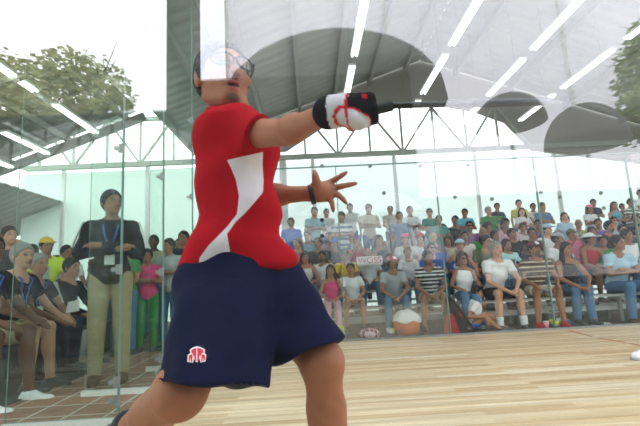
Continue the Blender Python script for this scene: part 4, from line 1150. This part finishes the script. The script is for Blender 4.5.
# head
F.ell(hp((0, 0.014, 0.022)), HS*np.array((0.077, 0.096, 0.098)), 0.02, HRp); F.ell(hp((0, -0.022, -0.045)), HS*np.array((0.062, 0.066, 0.068)), 0.03, HRp)
F.ell(hp((0, -0.06, -0.088)), HS*np.array((0.034, 0.026, 0.024)), 0.025, HRp)
for q in (-1, 1):
    F.ell(hp((q*0.044, -0.058, -0.018)), HS*np.array((0.026, 0.022, 0.020)), 0.02, HRp)
    F.ell(hp((q*0.079, 0.012, -0.004)), HS*np.array((0.011, 0.021, 0.033)), 0.006, HRp)
    F.cone(hp((q*0.055, 0.0, -0.07)), hp((q*0.02, -0.062, -0.097)), 0.018, 0.016, 0.02)
    F.ell(hp((q*0.016, -0.098, -0.024)), HS*np.array((0.010, 0.010, 0.008)), 0.005, HRp)
    F.cone(hp((q*0.018, -0.083, 0.037)), hp((q*0.046, -0.072, 0.036)), 0.012, 0.010, 0.012)
F.cone(hp((0, -0.085, 0.028)), hp((0, -0.108, -0.020)), 0.008, 0.0125, 0.010)
F.ell(hp((0, -0.089, -0.049)), HS*np.array((0.024, 0.011, 0.0075)), 0.004, HRp); F.ell(hp((0, -0.085, -0.069)), HS*np.array((0.020, 0.011, 0.008)), 0.004, HRp)
Fm = Field(hp((0, 0, 0))-0.14, hp((0, 0, 0))+0.14, h)
V, Q = F.surface(); V = relax(V, Q, 2, 0.4)
col = np.tile(np.array(srgb(166, 110, 84)), (len(V), 1))
Lh = (V-HC)@HRp/HS
def tint(c_, r_, tone, mixv=1.0, soft=0.35):
    global col
    q_ = np.sqrt((((Lh-np.array(c_))/np.array(r_))**2).sum(1))
    w_ = np.clip((1+soft-q_)/(2*soft), 0, 1)*mixv
    col = col*(1-w_[:, None])+np.array(tone)*w_[:, None]
DK = np.array((0.035, 0.025, 0.022))
for q in (-1, 1):
    tint((q*0.033, -0.085, 0.014), (0.017, 0.03, 0.0075), (0.62, 0.58, 0.56)); tint((q*0.031, -0.085, 0.015), (0.0075, 0.03, 0.0075), DK)
    tint((q*0.033, -0.085, 0.0225), (0.018, 0.03, 0.003), DK, 0.8)
    tint((q*0.035, -0.08, 0.040), (0.022, 0.03, 0.0055), DK, 0.9)
    tint((q*0.009, -0.11, -0.031), (0.005, 0.012, 0.004), DK, 0.8)
tint((0, -0.09, -0.049), (0.024, 0.03, 0.006), srgb(168, 92, 86)); tint((0, -0.09, -0.069), (0.021, 0.03, 0.007), srgb(172, 96, 90)); tint((0, -0.09, -0.059), (0.021, 0.03, 0.0055), (0.05, 0.015, 0.015))
tint((0, -0.10, -0.039), (0.030, 0.03, 0.0045), DK, 0.6); tint((0, -0.08, -0.095), (0.024, 0.04, 0.014), DK, 0.75)
for q in (-1, 1): tint((q*0.03, -0.085, -0.05), (0.005, 0.03, 0.012), DK, 0.25)
player = mesh_np('person', V, Q, M['skin'], None, col)
tag(player, 'player in red and white shirt and navy shorts swinging a racket inside the glass court', 'person')

# hair
F = Field(HC-0.2, HC+0.2, 0.005)
F.ell(hp((0, 0.02, 0.030)), HS*np.array((0.086, 0.104, 0.102)), 0.0, HRp, [(hp((0, -0.060, 0.066)), HRp@np.array((0, -1, -0.75)))])
for q in (-1, 1): F.cone(hp((q*0.076, 0.0, 0.03)), hp((q*0.078, -0.008, -0.012)), 0.014, 0.008, 0.01)
V, Q = F.surface()
V += (0.003*np.sin(V[:, :1]*260+V[:, 1:2]*170)*np.array((1, 1, 1)))
mesh_np('hair', V, Q, M['hair'], player, np.tile(np.array(HAIRC['k']), (len(V), 1)))
# protective glasses
def ring(c_, r1, r2, n=18): return [hp((c_[0]+r1*math.cos(t), c_[1]+0.012*abs(math.cos(t))*0+0.35*abs(c_[0]+r1*math.cos(t))**2/0.06, c_[2]+r2*math.sin(t))) for t in np.linspace(0, 2*math.pi, n, endpoint=False)]
gl_ = bpy.data.objects.new('glasses', None); COL.objects.link(gl_); gl_.parent = player
bm = bmesh.new()
for q in (-1, 1):
    tube(bm, ring((q*0.036, -0.108, 0.016), 0.031, 0.021), 0.0036, 8, closed=True)
    tube(bm, [hp((q*0.067, -0.092, 0.024)), hp((q*0.083, -0.05, 0.022)), hp((q*0.088, 0.01, 0.014))], 0.0042, 8)
tube(bm, [hp((-0.008, -0.109, 0.020)), hp((0.008, -0.109, 0.020))], 0.004, 8)
obj('glasses_frame', bm, M['black'], gl_, True)
M['lens'] = glass_mat('spectacle_lens', 0.05, (0.72, 0.76, 0.80), 0.1)
for q in (-1, 1):
    bm = bmesh.new(); R_ = ring((q*0.036, -0.108, 0.016), 0.030, 0.020)
    vv = [bm.verts.new(p) for p in R_]; bm.faces.new(vv); obj('lens', bm, M['lens'], gl_)

# ---- shirt
def panel_attr(me, V, Q, poly, nrm_ok):
    pts = proj(V); P_ = np.array(poly, float); n = len(P_)
    ins = np.zeros(len(V), bool); dist = np.full(len(V), 99.0)
    for i in range(n):
        a, b = P_[i], P_[(i+1) % n]
        cnd = ((a[1] > pts[:, 1]) != (b[1] > pts[:, 1])) & (pts[:, 0] < (b[0]-a[0])*(pts[:, 1]-a[1])/((b[1]-a[1]) if b[1] != a[1] else 1e-9)+a[0])
        ins ^= cnd
        ab = b-a; t = np.clip(((pts-a)@ab)/(ab@ab), 0, 1); dist = np.minimum(dist, np.linalg.norm(pts-a-t[:, None]*ab, axis=1))
    v = np.where(ins, dist, -dist); v = np.clip(v, -4, 4); v[~nrm_ok] = -4
    at_ = me.attributes.new('side_panel', 'FLOAT', 'POINT'); at_.data.foreach_set('value', v.astype(np.float32))
def cloth_two(name, c1, c2, attr):
    m = mat(name, c1, 0.85, spec=0.1, noise=0.10, nscale=9, bump=0.25, bscale=30)
    t = m.node_tree; b = t.nodes['Principled BSDF']
    mx = [n for n in t.nodes if n.type == 'MIX'][0]
    a = t.nodes.new('ShaderNodeAttribute'); a.attribute_name = attr
    g = t.nodes.new('ShaderNodeMapRange'); g.inputs['From Min'].default_value = -0.25; g.inputs['From Max'].default_value = 0.25
    t.links.new(a.outputs['Fac'], g.inputs['Value'])
    m2 = t.nodes.new('ShaderNodeMix'); m2.data_type = 'RGBA'
    m2.inputs['A'].default_value = (*c1, 1); m2.inputs['B'].default_value = (*c2, 1)
    t.links.new(g.outputs[0], m2.inputs['Factor']); t.links.new(m2.outputs['Result'], mx.inputs['A'])
    return m
M['shirt_red'] = cloth_two('red_shirt_cloth', srgb(172, 6, 28), srgb(226, 222, 230), 'side_panel')
def drape(V, amp, ws):
    n = np.zeros(len(V))
    for w in ws: n += w[3]*np.sin(V@np.array(w[:3])+w[4])
    return amp*n
def normals(V, Q):
    fn = np.cross(V[Q[:, 2]]-V[Q[:, 0]], V[Q[:, 3]]-V[Q[:, 1]]); N = np.zeros_like(V)
    for i in range(4): np.add.at(N, Q[:, i], fn)
    return N/np.maximum(np.linalg.norm(N, axis=1), 1e-9)[:, None]
F = Field((-0.62, 1.05, 0.75), (0.12, 1.95, 1.75), 0.0052)
loft(F, levels(TORSO, TY), 0.0)
cu = np.array(A(256,137,1.31))
F.cone(A(226,130,1.44), A(266,138,1.29), 0.080, 0.070, 0.035, (cu, np.array((1.0, -0.45, -0.62))))
F.cone(A(218,122,1.46), A(240,126,1.40), 0.060, 0.066, 0.03)
F.cone(Lsh, Lel, 0.070, 0.066, 0.03, (np.array(Lsh)*0.45+np.array(Lel)*0.55, np.array(Lel)-np.array(Lsh)))
hl, hr_ = np.array(A(175,282,TY)), np.array(A(293,263.5,TY))
hn = np.cross(hr_-hl, (0, 1, 0)); hn = hn if hn[2] < 0 else -hn
F.clip(hl, hn)
V, Q = F.surface(); V = relax(V, Q, 2, 0.5); N = normals(V, Q)
low = np.clip((1.30-V[:, 2])/0.25, 0, 1)
V = V + N*(drape(V, 0.010, [(9, 0, 34, 1, 0.3), (-16, 0, 25, 0.8, 1.2), (26, 6, 14, 0.5, 2)])*low + drape(V, 0.0035, [(30, 0, 22, 1, 0), (-22, 0, 30, 1, 2), (14, 10, -46, 0.8, 1)]))[:, None]
N = normals(V, Q)
sh_o = mesh_np('shirt', V, Q, M['shirt_red'], player)
view = np.array(CAM)-V
panel_attr(sh_o.data, V, Q, [(227,160),(263,152),(262.5,165),(263.5,180),(263,192),(254,203),(245,213),(235.5,222),(227,234),(230.7,256),(236.4,272),(239,290),(198,290),(198,274),(199.5,258),(208.7,245.3),(220,234),(227.6,226),(237,214),(239,196),(236,180),(231,168)], (N*view).sum(1) > 0)
# collar
bm = bmesh.new()
nc = np.array(A(229,115,1.475))
cp = [nc+np.array((0.072*math.cos(t), 0.075*math.sin(t), 0.012*math.sin(t)-0.016*math.cos(t))) for t in np.linspace(0, 2*math.pi, 28, endpoint=False)]
tube(bm, cp, 0.012, 10, closed=True)
M['collar'] = mat('red_collar', srgb(176, 10, 32), 0.8, noise=0.1)
obj('collar', bm, M['collar'], player, True)

# ---- shorts
M['navy_cloth'] = mat('navy_cloth', srgb(15, 20, 54), 0.8, spec=0.1, noise=0.35, nscale=5, bump=0.3, bscale=25)
F = Field((-0.72, 0.90, 0.45), (0.30, 1.95, 1.05), 0.0055)
loft(F, levels([(250,194,283,.165), (264,186,292,.175), (275,182,297,.182), (290,178,304,.182), (308,176,312,.17), (322,182,300,.15)], TY), 0.0)
nh = np.array(A(213,380,1.20)); fh = np.array(A(311,349.5,1.38))
nd = nh-np.array(A(224,300,1.42)); fd = fh-np.array(A(272,292,1.56))
nd_cut = np.cross(np.array(A(264,383,1.2))-np.array(A(163,379,1.2)), np.cross(nd, (1, 0, 0))); nd_cut = nd_cut if nd_cut@nd > 0 else -nd_cut
def eye_plane(a, b, down=True):
    n = np.cross(np.array(a)-np.array(CAM), np.array(b)-np.array(CAM)); n /= np.linalg.norm(n); return n if (n[2] < 0) == down else -n
ncut = eye_plane(A(163,378.5,1.2), A(263,382,1.2)); fcut = eye_plane(A(285,359,1.38), A(337,340,1.38))
F.cone(A(226,300,1.44), nh+nd*0.25, 0.160, 0.132, 0.05, (nh, ncut))
F.cone(A(221,330,1.36), nh+nd*0.2, 0.142, 0.134, 0.05, (nh, ncut))
F.cone(A(270,296,1.56), fh+fd*0.3, 0.135, 0.108, 0.05, (fh, fcut))
V, Q = F.surface(); V = relax(V, Q, 2, 0.5); N = normals(V, Q)
V = V + N*drape(V, 0.0055, [(34, 0, 16, 1, 0.5), (24, 12, -20, 0.9, 2.0), (8, 0, 46, 0.5, 1), (50, 0, -30, 0.4, 1)])[:, None]
so = mesh_np('shorts', V, Q, M['navy_cloth'], player)
# crest on the shorts
bvh = BVHTree.FromPolygons([Vector(p) for p in V], [tuple(q) for q in Q])
def stick(poly, off, steps=3):
    """a flat patch of polygons pressed on the cloth; poly in crest units"""
    vs2 = []
    for (x, y) in poly:
        d = (at(x, y, 1.0)-CAM).normalized(); hit = bvh.ray_cast(CAM, d)
        p = hit[0] if hit[0] is not None else at(x, y, 1.1)
        vs2.append(p - d*off)
    return vs2
def crest(polys, off, m, name):
    bm = bmesh.new()
    for poly in polys:
        b_ = stick(poly, off); vv = [bm.verts.new(p) for p in b_]; f = bm.faces.new(vv)
    r_ = bmesh.ops.triangulate(bm, faces=bm.faces)
    e_ = bmesh.ops.extrude_face_region(bm, geom=bm.faces[:])
    d = (at(197, 354, 1.0)-CAM).normalized()
    for v in e_['geom']:
        if isinstance(v, bmesh.types.BMVert): v.co -= d*0.0012
    return obj(name, bm, m, player)
M['crest_red'] = mat('crest_red', srgb(222, 40, 66), 0.6); M['crest_white'] = mat('crest_white', srgb(240, 236, 240), 0.6)
def sc(poly, k=1.0, cx=196.8, cy=354.6): return [(cx+(x-cx)*k, cy+(y-cy)*k) for x, y in poly]
outline = [(187.2,361.8),(187.8,354.5),(190.2,353.4),(189.8,349.6),(193,347.4),(197,346.2),(201,347.2),(205,349.4),(204.6,353),(206.4,354.6),(205.4,361.6),(200.2,362.4),(199.6,358.2),(197.6,362.2),(196,362.2),(194.2,358.6),(193.2,362.6)]
crest([outline], 0.0015, M['crest_white'], 'crest_backing')
red = [[(188.6,360.6),(189.2,355.4),(191.4,354.2),(192.4,355.4),(192.0,361.4),(190.6,361.2),(190.8,358),(190.2,358),(189.8,360.9)],
       [(191.2,350.4),(193.8,348.6),(196.2,347.8),(196.2,361.2),(195.2,360.8),(194.4,356.2),(193.2,355.6),(192.8,353.6),(191.6,353.2)],
       [(197.4,347.8),(200.2,348.4),(203.6,350.2),(203,352.8),(201.6,353.6),(201.2,355.4),(199.2,356.2),(198.6,360.8),(197.4,361.2)],
       [(201.6,355.2),(203,354.2),(205.2,355.4),(204.6,360.6),(203.4,360.8),(203.2,358),(202.6,358),(202.4,361.2),(201.2,361.4)]]
crest(red, 0.003, M['crest_red'], 'crest')

# ---- glove on the racket hand
F = Field((-0.12, 0.85, 1.05), (0.28, 1.25, 1.42), 0.0042)
g = 0.0035
F.cone(np.array(Rwr)*1.04-np.array(Rel)*0.04, A(344,110,RY+.01), 0.039+g, 0.037+g, 0.012); F.ell(A(352,110,RY+.02), (0.040+g, 0.030+g, 0.034+g), 0.02)
for pts in HAND: finger(F, pts[:4], (0.013+g, 0.0122+g, 0.0112+g, 0.010+g), 0.006)
finger(F, tp, (0.020+g, 0.0155+g, 0.0135+g, 0.0105+g), 0.008)
V, Q = F.surface(); V = relax(V, Q, 1, 0.4)
px = proj(V); col = np.tile(np.array(srgb(28, 28, 32)), (len(V), 1))
def seg_d(P_, pts):
    d_ = np.full(len(P_), 9.0)
    for a, b in zip(pts, pts[1:]):
        a, b = np.array(a), np.array(b); ab = b-a; t = np.clip(((P_-a)@ab)/(ab@ab), 0, 1); d_ = np.minimum(d_, np.linalg.norm(P_-a-t[:, None]*ab, axis=1))
    return d_
dt_ = seg_d(V, tp)
GW = np.array(srgb(206, 206, 212)); GR = np.array(srgb(198, 34, 52))
cuff = ((V-np.array(Rwr))@(np.array(A(350,110,RY))-np.array(Rwr)))/np.linalg.norm(np.array(A(350,110,RY))-np.array(Rwr))
col[cuff < 0.055] = GW; col[dt_ < 0.0225] = GW; col[(dt_ >= 0.0225) & (dt_ < 0.0265)] = GR; col[(cuff >= 0.055) & (cuff < 0.061)] = GR
col[cuff < 0.012] = srgb(30, 30, 36)
bk = np.array(H0)+ax*0.085+upv*0.024+toc*0.03
col[np.linalg.norm((V-bk)*np.array((1, 1, 1.1)), axis=1) < 0.014] = GR
mesh_np('glove', V, Q, M['cloth'], player, col)
# wristband on the open hand
bm = bmesh.new(); c_ = np.array(A(312,194.5,1.618)); d_ = np.array(A(330,189,1.615))-np.array(Lwr); d_ /= np.linalg.norm(d_)
u_, v_ = _frame(Vector(d_))
for s_ in (-0.004, 0.004):
    tube(bm, [Vector(c_+d_*s_)+(u_*math.cos(t)+v_*math.sin(t))*0.0345 for t in np.linspace(0, 2*math.pi, 24, endpoint=False)], 0.006, 8, closed=True)
obj('wristband', bm, M['black'], player, True)
# shoes
for an, to in ((Ran, RT), (Lan, np.array(Lan)+np.array((0.17, -0.03, -0.07)))):
    an = np.array(an); F = Field(np.minimum(an, to)-0.12, np.maximum(an, to)+0.12, 0.006)
    dd = to-an
    F.cone(an-dd*0.02, to+dd*0.2, 0.050, 0.044, 0.02); F.cone(an, an+np.array((0, 0, -0.04)), 0.05, 0.05, 0.02)
    V, Q = F.surface(); mesh_np('shoe', V, Q, M['shoe'], player, np.tile(np.array(C['black']), (len(V), 1)))

# ---- the racket
tip = np.array(A(541,101,1.16)); ax2 = tip-np.array(H1); Lr = np.linalg.norm(ax2); ax2 /= Lr
axf = ax*0.25+ax2*0.75; axf /= np.linalg.norm(axf)
rk = tag(empty('squash_racket', Vector(H0)), 'dark squash racket held out in the player\'s gloved hand', 'racket')
q0 = np.array(H0)*0
bm = bmesh.new(); e1 = np.array(H1)-np.array(H0)
tube(bm, [q0-ax*0.015, q0, q0+e1*0.6, q0+e1], [0.0165, 0.0150, 0.0142, 0.0135], 12); M['grip'] = mat('racket_grip', srgb(40, 40, 44), 0.8, noise=0.2, nscale=80)
obj('grip', bm, M['grip'], rk, True)
hl_ = Lr*0.62; hc_ = e1+ax2*(Lr-hl_/2)
sd = np.cross(ax2, (0.10, -0.42, 1.0)); sd /= np.linalg.norm(sd)      # width axis of the head, almost along the view
M['racket'] = mat('racket_frame', srgb(34, 34, 38), 0.4, spec=0.5)
bm = bmesh.new()
loop = [hc_+ax2*(hl_/2)*math.cos(t)+sd*0.105*math.sin(t) for t in np.linspace(0, 2*math.pi, 48, endpoint=False)]
tube(bm, loop, 0.0105, 8, closed=True); obj('head_frame', bm, M['racket'], rk, True)
bm = bmesh.new()
for s_ in (-1, 1): tube(bm, [e1*0.98, e1+ax2*(Lr-hl_)*0.45+sd*0.012*s_, hc_+ax2*(hl_/2)*math.cos(math.pi-0.55)+sd*0.105*math.sin(math.pi-0.55)*s_], 0.0085, 8)
obj('throat', bm, M['racket'], rk, True)
bm = bmesh.new()
for i in range(-6, 7):
    x = i/7.0; w = 0.105*math.sqrt(1-x*x); c_ = hc_+ax2*(hl_/2)*x; tube(bm, [c_-sd*w, c_+sd*w], 0.0008, 4)
for i in range(-5, 6):
    x = i/6.0; w = hl_/2*math.sqrt(1-x*x); c_ = hc_+sd*0.105*x; tube(bm, [c_-ax2*w, c_+ax2*w], 0.0008, 4)
obj('strings', bm, M['white_metal'], rk); rk.children[-1]['kind'] = 'stuff'

# ------------------------------------------------------------------ small things on the ground before the front bench
def floor_at(px, py, z=-0.02):
    d = at(px, py, 5.0)-CAM; return CAM+d*((z-CAM.z)/d.z)
def ground_y(px, Y):
    p = at(px, 300, Y); return Vector((p.x, Y, -0.02))
# orange ball-shaped bag with a white towel
g0 = ground_y(405, 6.62)
M['orange'] = mat('orange_vinyl', srgb(222, 118, 62), 0.5, noise=0.1, bump=0.2, bscale=90); M['towel'] = mat('white_towel', srgb(236, 236, 234), 0.95, noise=0.05, bump=0.5, bscale=40)
ball = empty('ball_bag', g0); tag(ball, 'round orange ball-shaped bag under a white top, on the ground before the grey polo man', 'bag')
bm = bmesh.new(); bmesh.ops.create_uvsphere(bm, u_segments=28, v_segments=18, radius=0.2)
for v in bm.verts: v.co = Vector((v.co.x, v.co.y*0.8, v.co.z*0.98+0.196))
obj('body', bm, M['orange'], ball, True)
bm = bmesh.new(); bmesh.ops.create_uvsphere(bm, u_segments=28, v_segments=18, radius=0.215)
for v in bm.verts:
    k = 0.235+0.02*math.sin(v.co.x*26)
    z = v.co.z*0.98+0.205; v.co = Vector((v.co.x*1.03, v.co.y*0.84, max(z, k) if z < k else z+0.01*math.sin(v.co.x*40)))
obj('white_top', bm, M['towel'], ball, True)
# bottles
def mat_clear(name, c):
    return glass_mat(name, 0.05, c, 0.2)
M['pet'] = mat_clear('clear_bottle', (0.86, 0.92, 0.9)); M['pinkdrink'] = mat('pink_drink', srgb(232, 120, 150), 0.3); M['yellow_label'] = mat('yellow_label', srgb(214, 210, 70), 0.5)
M['capgreen'] = mat('green_cap', srgb(60, 140, 90), 0.5); M['capred'] = mat('red_cap', srgb(190, 50, 50), 0.5); M['canblue'] = mat('blue_can', srgb(70, 96, 190), 0.35); M['whiteplastic'] = mat('white_plastic', srgb(232, 232, 232), 0.5)
def bottle(px, Y, label, hgt=0.24, body='pet', lab='yellow_label', cap='capgreen', r=0.034):
    t = tag(empty('drink_bottle', ground_y(px, Y)), label, 'bottle', 'drink bottles on the ground')
    bm = bmesh.new(); lathe(bm, [(r*.9, 0), (r, 0.01), (r, hgt*.62), (r*.75, hgt*.76), (r*.36, hgt*.87), (r*.36, hgt*.93)], n=16); obj('body', bm, M[body], t, True)
    bm = bmesh.new(); lathe(bm, [(r*1.03, hgt*.22), (r*1.03, hgt*.5)], n=16); obj('wrap', bm, M[lab], t, True)
    bm = bmesh.new(); lathe(bm, [(r*.42, hgt*.91), (r*.42, hgt)], n=12); obj('lid', bm, M[cap], t)
bottle(390, 6.66, 'clear bottle with yellow wrap left of the orange ball bag', 0.27)
bottle(396, 6.72, 'slim pink drink bottle touching the left of the orange ball bag', 0.25, 'pinkdrink', 'whiteplastic', 'capred', 0.028)
bottle(549, 6.70, 'clear bottle leftmost of the cluster before the striped polo', 0.27)
bottle(553.5, 6.62, 'clear bottle in the middle of the cluster before the striped polo', 0.24, cap='capred')
bottle(556, 6.78, 'clear bottle rightmost of the cluster before the striped polo', 0.27, lab='whiteplastic')
def can(px, Y, m, label, hgt=0.115, r=0.033, name='drink_can', cat='can'):
    t = tag(empty(name, ground_y(px, Y)), label, cat)
    bm = bmesh.new(); lathe(bm, [(r*.8, 0), (r, 0.012), (r, hgt-.012), (r*.85, hgt-0.004)], n=16); obj('body', bm, M[m], t, True)
    bm = bmesh.new(); lathe(bm, [(r*.82, hgt-0.004), (r*.86, hgt)], n=16); obj('rim', bm, M['alu'], t)
can(560.5, 6.70, 'yellow_label', 'bright yellow can right of the bottle cluster'); can(565, 6.74, 'canblue', 'blue can between yellow can and red shoe')
M['pinkcup'] = mat('pink_cup', srgb(240, 170, 196), 0.5)
t = tag(empty('paper_cup', ground_y(543, 6.66)), 'pale pink paper cup left of the bottle cluster', 'cup')
bm = bmesh.new(); lathe(bm, [(0.028, 0), (0.042, 0.115)], n=16); obj('body', bm, M['pinkcup'], t, True)
bm = bmesh.new(); lathe(bm, [(0.044, 0.112), (0.044, 0.120)], n=16); obj('rim', bm, M['whiteplastic'], t)
# racket bag and red bag beside the sitting boy
M['red_bag'] = mat('red_bag_cloth', srgb(176, 40, 58), 0.7, noise=0.15); M['black_bag'] = mat('black_bag_cloth', srgb(40, 42, 48), 0.8, noise=0.2)
g0 = ground_y(455, 6.62)
t = tag(empty('racket_bag', g0), 'black racket bag leaning behind the boy in the white t-shirt', 'bag')
bm = bmesh.new(); pr = [(-0.16, 0, 0.01), (0.30, 0, 0.01), (0.24, 0, 0.10), (0.06, 0, 0.40), (-0.05, 0, 0.56), (-0.14, 0, 0.55), (-0.19, 0, 0.3)]
prism(bm, pr, (0, 0.09, 0)); bmesh.ops.bevel(bm, geom=bm.edges[:], offset=0.02, segments=2, affect='EDGES'); obj('body', bm, M['black_bag'], t)
bm = bmesh.new(); prism(bm, [(0.02, -0.012, 0.34), (0.07, -0.012, 0.32), (0.10, -0.012, 0.24), (0.06, -0.012, 0.26)], (0, 0.014, 0)); obj('red_flash', bm, M['red_bag'], t)
bm = bmesh.new(); tube(bm, [(-0.1, -0.01, 0.52), (-0.02, -0.05, 0.40), (0.12, -0.05, 0.25), (0.2, -0.01, 0.12)], 0.012, 8); obj('strap', bm, M['black'], t, True)
t = tag(empty('shoulder_bag', ground_y(449, 6.5)), 'red bag propped on the ground left of the black racket bag', 'bag')
bm = bmesh.new(); prism(bm, [(-0.12, 0, 0), (0.13, 0, 0), (0.06, 0, 0.30), (0.0, 0, 0.34), (-0.05, 0, 0.30)], (0, 0.07, 0)); bmesh.ops.bevel(bm, geom=bm.edges[:], offset=0.015, segments=2, affect='EDGES'); obj('body', bm, M['red_bag'], t)
bm = bmesh.new(); tube(bm, [(-0.04, 0.03, 0.3), (-0.03, 0.03, 0.44), (0.03, 0.03, 0.44), (0.05, 0.03, 0.3)], 0.009, 8); obj('strap', bm, M['tan_strap'] if 'tan_strap' in M else M['black'], t, True)
# floral bag by the small boy
M['floral'] = tile_material('pink_floral', srgb(230, 96, 140), srgb(40, 36, 40), srgb(236, 200, 210), 0.06, 0.05, 0.008)
t = tag(empty('holdall', ground_y(367, 6.68)), 'pink and black patterned holdall at the small boy\'s feet', 'bag')
bm = bmesh.new(); bmesh.ops.create_uvsphere(bm, u_segments=20, v_segments=12, radius=1)
for v in bm.verts: v.co = Vector((v.co.x*0.17, v.co.y*0.11, max(v.co.z, -0.8)*0.09+0.072))
obj('body', bm, M['floral'], t, True)
bm = bmesh.new(); tube(bm, [(-0.08, 0, 0.13), (-0.05, 0, 0.21), (0.05, 0, 0.21), (0.08, 0, 0.13)], 0.008, 8); obj('handle', bm, M['black'], t, True)
# plastic bag of the girl
t = tag(empty('paper_bag', ground_y(338, 6.72)), 'yellow and green snack bag at the feet of the girl in pink', 'bag')
bm = bmesh.new(); prism(bm, [(-0.09, 0, 0), (0.09, 0, 0), (0.10, 0, 0.18), (0.03, 0, 0.22), (-0.08, 0, 0.19)], (0, 0.05, 0)); bmesh.ops.bevel(bm, geom=bm.edges[:], offset=0.012, segments=2, affect='EDGES'); obj('body', bm, M['yellow_label'], t)
bm = bmesh.new(); prism(bm, [(-0.06, -0.004, 0.05), (0.06, -0.004, 0.05), (0.04, -0.004, 0.12), (-0.05, -0.004, 0.12)], (0, 0.006, 0)); obj('print', bm, M['capgreen'], t)
# sheet of paper
bm = bmesh.new(); prism(bm, [(-0.14, -0.05, 0), (0.12, -0.08, 0.0), (0.16, 0.06, 0.01), (-0.10, 0.08, 0.02)], (0, 0, 0.004))
o = tag(obj('sheet_of_paper', bm, M['whiteplastic']), 'white sheet of paper lying before the jeans of the light blue polo', 'paper'); o.location = ground_y(598, 6.85)
# banner with red letters, held up in the crowd
p = at(368, 262, 7.62)
t = tag(empty('banner', p), 'small white banner with red capital letters behind the yellow shirt', 'banner')
bm = bmesh.new(); box(bm, -0.20, 0.26, -0.006, 0.006, -0.06, 0.10); obj('cloth', bm, M['whiteplastic'], t)
M['red_ink'] = mat('red_ink', srgb(206, 50, 66), 0.7)
cu_ = bpy.data.curves.new('lettering', 'FONT'); cu_.body = 'WOSS'; cu_.size = 0.15; cu_.extrude = 0.003; cu_.align_x = 'CENTER'; tmp = bpy.data.objects.new('lettering_source', cu_); COL.objects.link(tmp); bpy.context.view_layer.update()
me_ = bpy.data.meshes.new_from_object(tmp.evaluated_get(bpy.context.evaluated_depsgraph_get())); bpy.data.objects.remove(tmp); bpy.data.curves.remove(cu_)
o = link('lettering', me_, M['red_ink'], t); o.location = (0.03, -0.012, -0.02); o.rotation_euler = (math.pi/2, 0, 0)
# blue folder, fan, papers
M['bluefilm'] = mat('blue_folder', srgb(64, 104, 196), 0.4); 
p = at(441, 262, 7.42); bm = bmesh.new(); box(bm, -0.10, 0.10, -0.01, 0.01, -0.16, 0.16)
bmesh.ops.bevel(bm, geom=bm.edges[:], offset=0.004, segments=1, affect='EDGES')
o = tag(obj('folder', bm, M['bluefilm']), 'translucent blue folder held up before the man in sunglasses and blue shirt', 'folder'); o.location = p; o.rotation_euler = (0.1, 0.12, 0.2)
t = tag(empty('hand_fan', at(455, 266, 7.28)), 'blue and white round hand fan held by the woman in pale blue cap', 'fan')
bm = bmesh.new(); disc(bm, (0, 0, 0), (0, 1, 0.2), 0.095, 0.008, 24); obj('blade', bm, M['bluefilm'], t)
bm = bmesh.new(); disc(bm, (0.02, -0.008, 0), (0, 1, 0.2), 0.05, 0.008, 18); obj('print', bm, M['whiteplastic'], t)
bm = bmesh.new(); tube(bm, [(0, 0, -0.12), (0.01, 0.01, -0.24)], 0.008, 8); obj('handle', bm, M['whiteplastic'], t)
p = at(545, 293, 6.86); bm = bmesh.new(); prism(bm, [(-0.14, 0, 0.0), (0.1, 0, 0.04), (0.15, 0.12, 0.07), (-0.1, 0.14, 0.03)], (0, 0, 0.012))
o = tag(obj('folded_flag', bm, M['bluefilm']), 'folded blue flag on the knees of the man in the striped polo', 'flag'); o.location = p
bm = bmesh.new(); prism(bm, [(-0.06, 0, 0), (0.07, 0, 0.02), (0.07, 0.02, 0.14), (-0.04, 0.02, 0.12)], (0, 0.004, 0))
o = tag(obj('folded_paper', bm, M['whiteplastic']), 'folded white paper in the hands of the track jacket', 'paper')
d = at(72, 313, 1)-CAM; o.location = CAM+d*((-2.62-CAM.x)/d.x); o.rotation_euler = (0, 0, 0.6)
# dark floor mat and the two lone shoes
g = [floor_at(-40, 358, 0), floor_at(70, 360, 0), floor_at(93, 372, 0), floor_at(-8, 412, 0), floor_at(-60, 430, 0)]
bm = bmesh.new(); prism(bm, [(q.x, q.y, 0.001) for q in g], (0, 0, 0.008))
o = tag(obj('floor_mat', bm, M['mat_green']), 'dark grey-green floor mat under the seats at the left', 'mat')
def sneaker(loc, rz, label, s=1.0):
    t = tag(empty('sneaker', loc, rz), label, 'shoe')
    F = Field((-0.08, -0.24, -0.01), (0.08, 0.12, 0.14), 0.006)
    F.cone((0, 0.05, 0.05), (0, -0.15, 0.035), 0.043, 0.036, 0.03); F.cone((0, 0.05, 0.05), (0, 0.02, 0.10), 0.04, 0.034, 0.02); F.clip((0, 0, 0.02), (0, 0, -1)); F.clip((0, 0.02, 0.108), (0, 0, 1))
    V, Q = F.surface(); mesh_np('upper', V*s, Q, M['shoe'], t, np.tile(np.array(C['white']), (len(V), 1)))
    F = Field((-0.09, -0.26, -0.02), (0.09, 0.14, 0.06), 0.006)
    F.cone((0, 0.05, 0.012), (0, -0.155, 0.012), 0.048, 0.043, 0.02); F.clip((0, 0, 0.0), (0, 0, -1)); F.clip((0, 0, 0.026), (0, 0, 1))
    V, Q = F.surface(); mesh_np('sole', V*s, Q, M['shoe'], t, np.tile(np.array(C['grey']), (len(V), 1)))
    bm = bmesh.new()
    for y in (-0.03, -0.055, -0.08): tube(bm, [(-0.025*s, y*s, 0.080*s+y*0.2*s), (0, y*s, 0.088*s+y*0.2*s), (0.025*s, y*s, 0.080*s+y*0.2*s)], 0.004*s, 6)
    obj('laces', bm, M['whiteplastic'], t)
    return t
q = floor_at(646, 358, 0); sneaker((q.x, q.y, 0.0), -1.2, 'white sneaker toe at the right edge of the wooden floor')
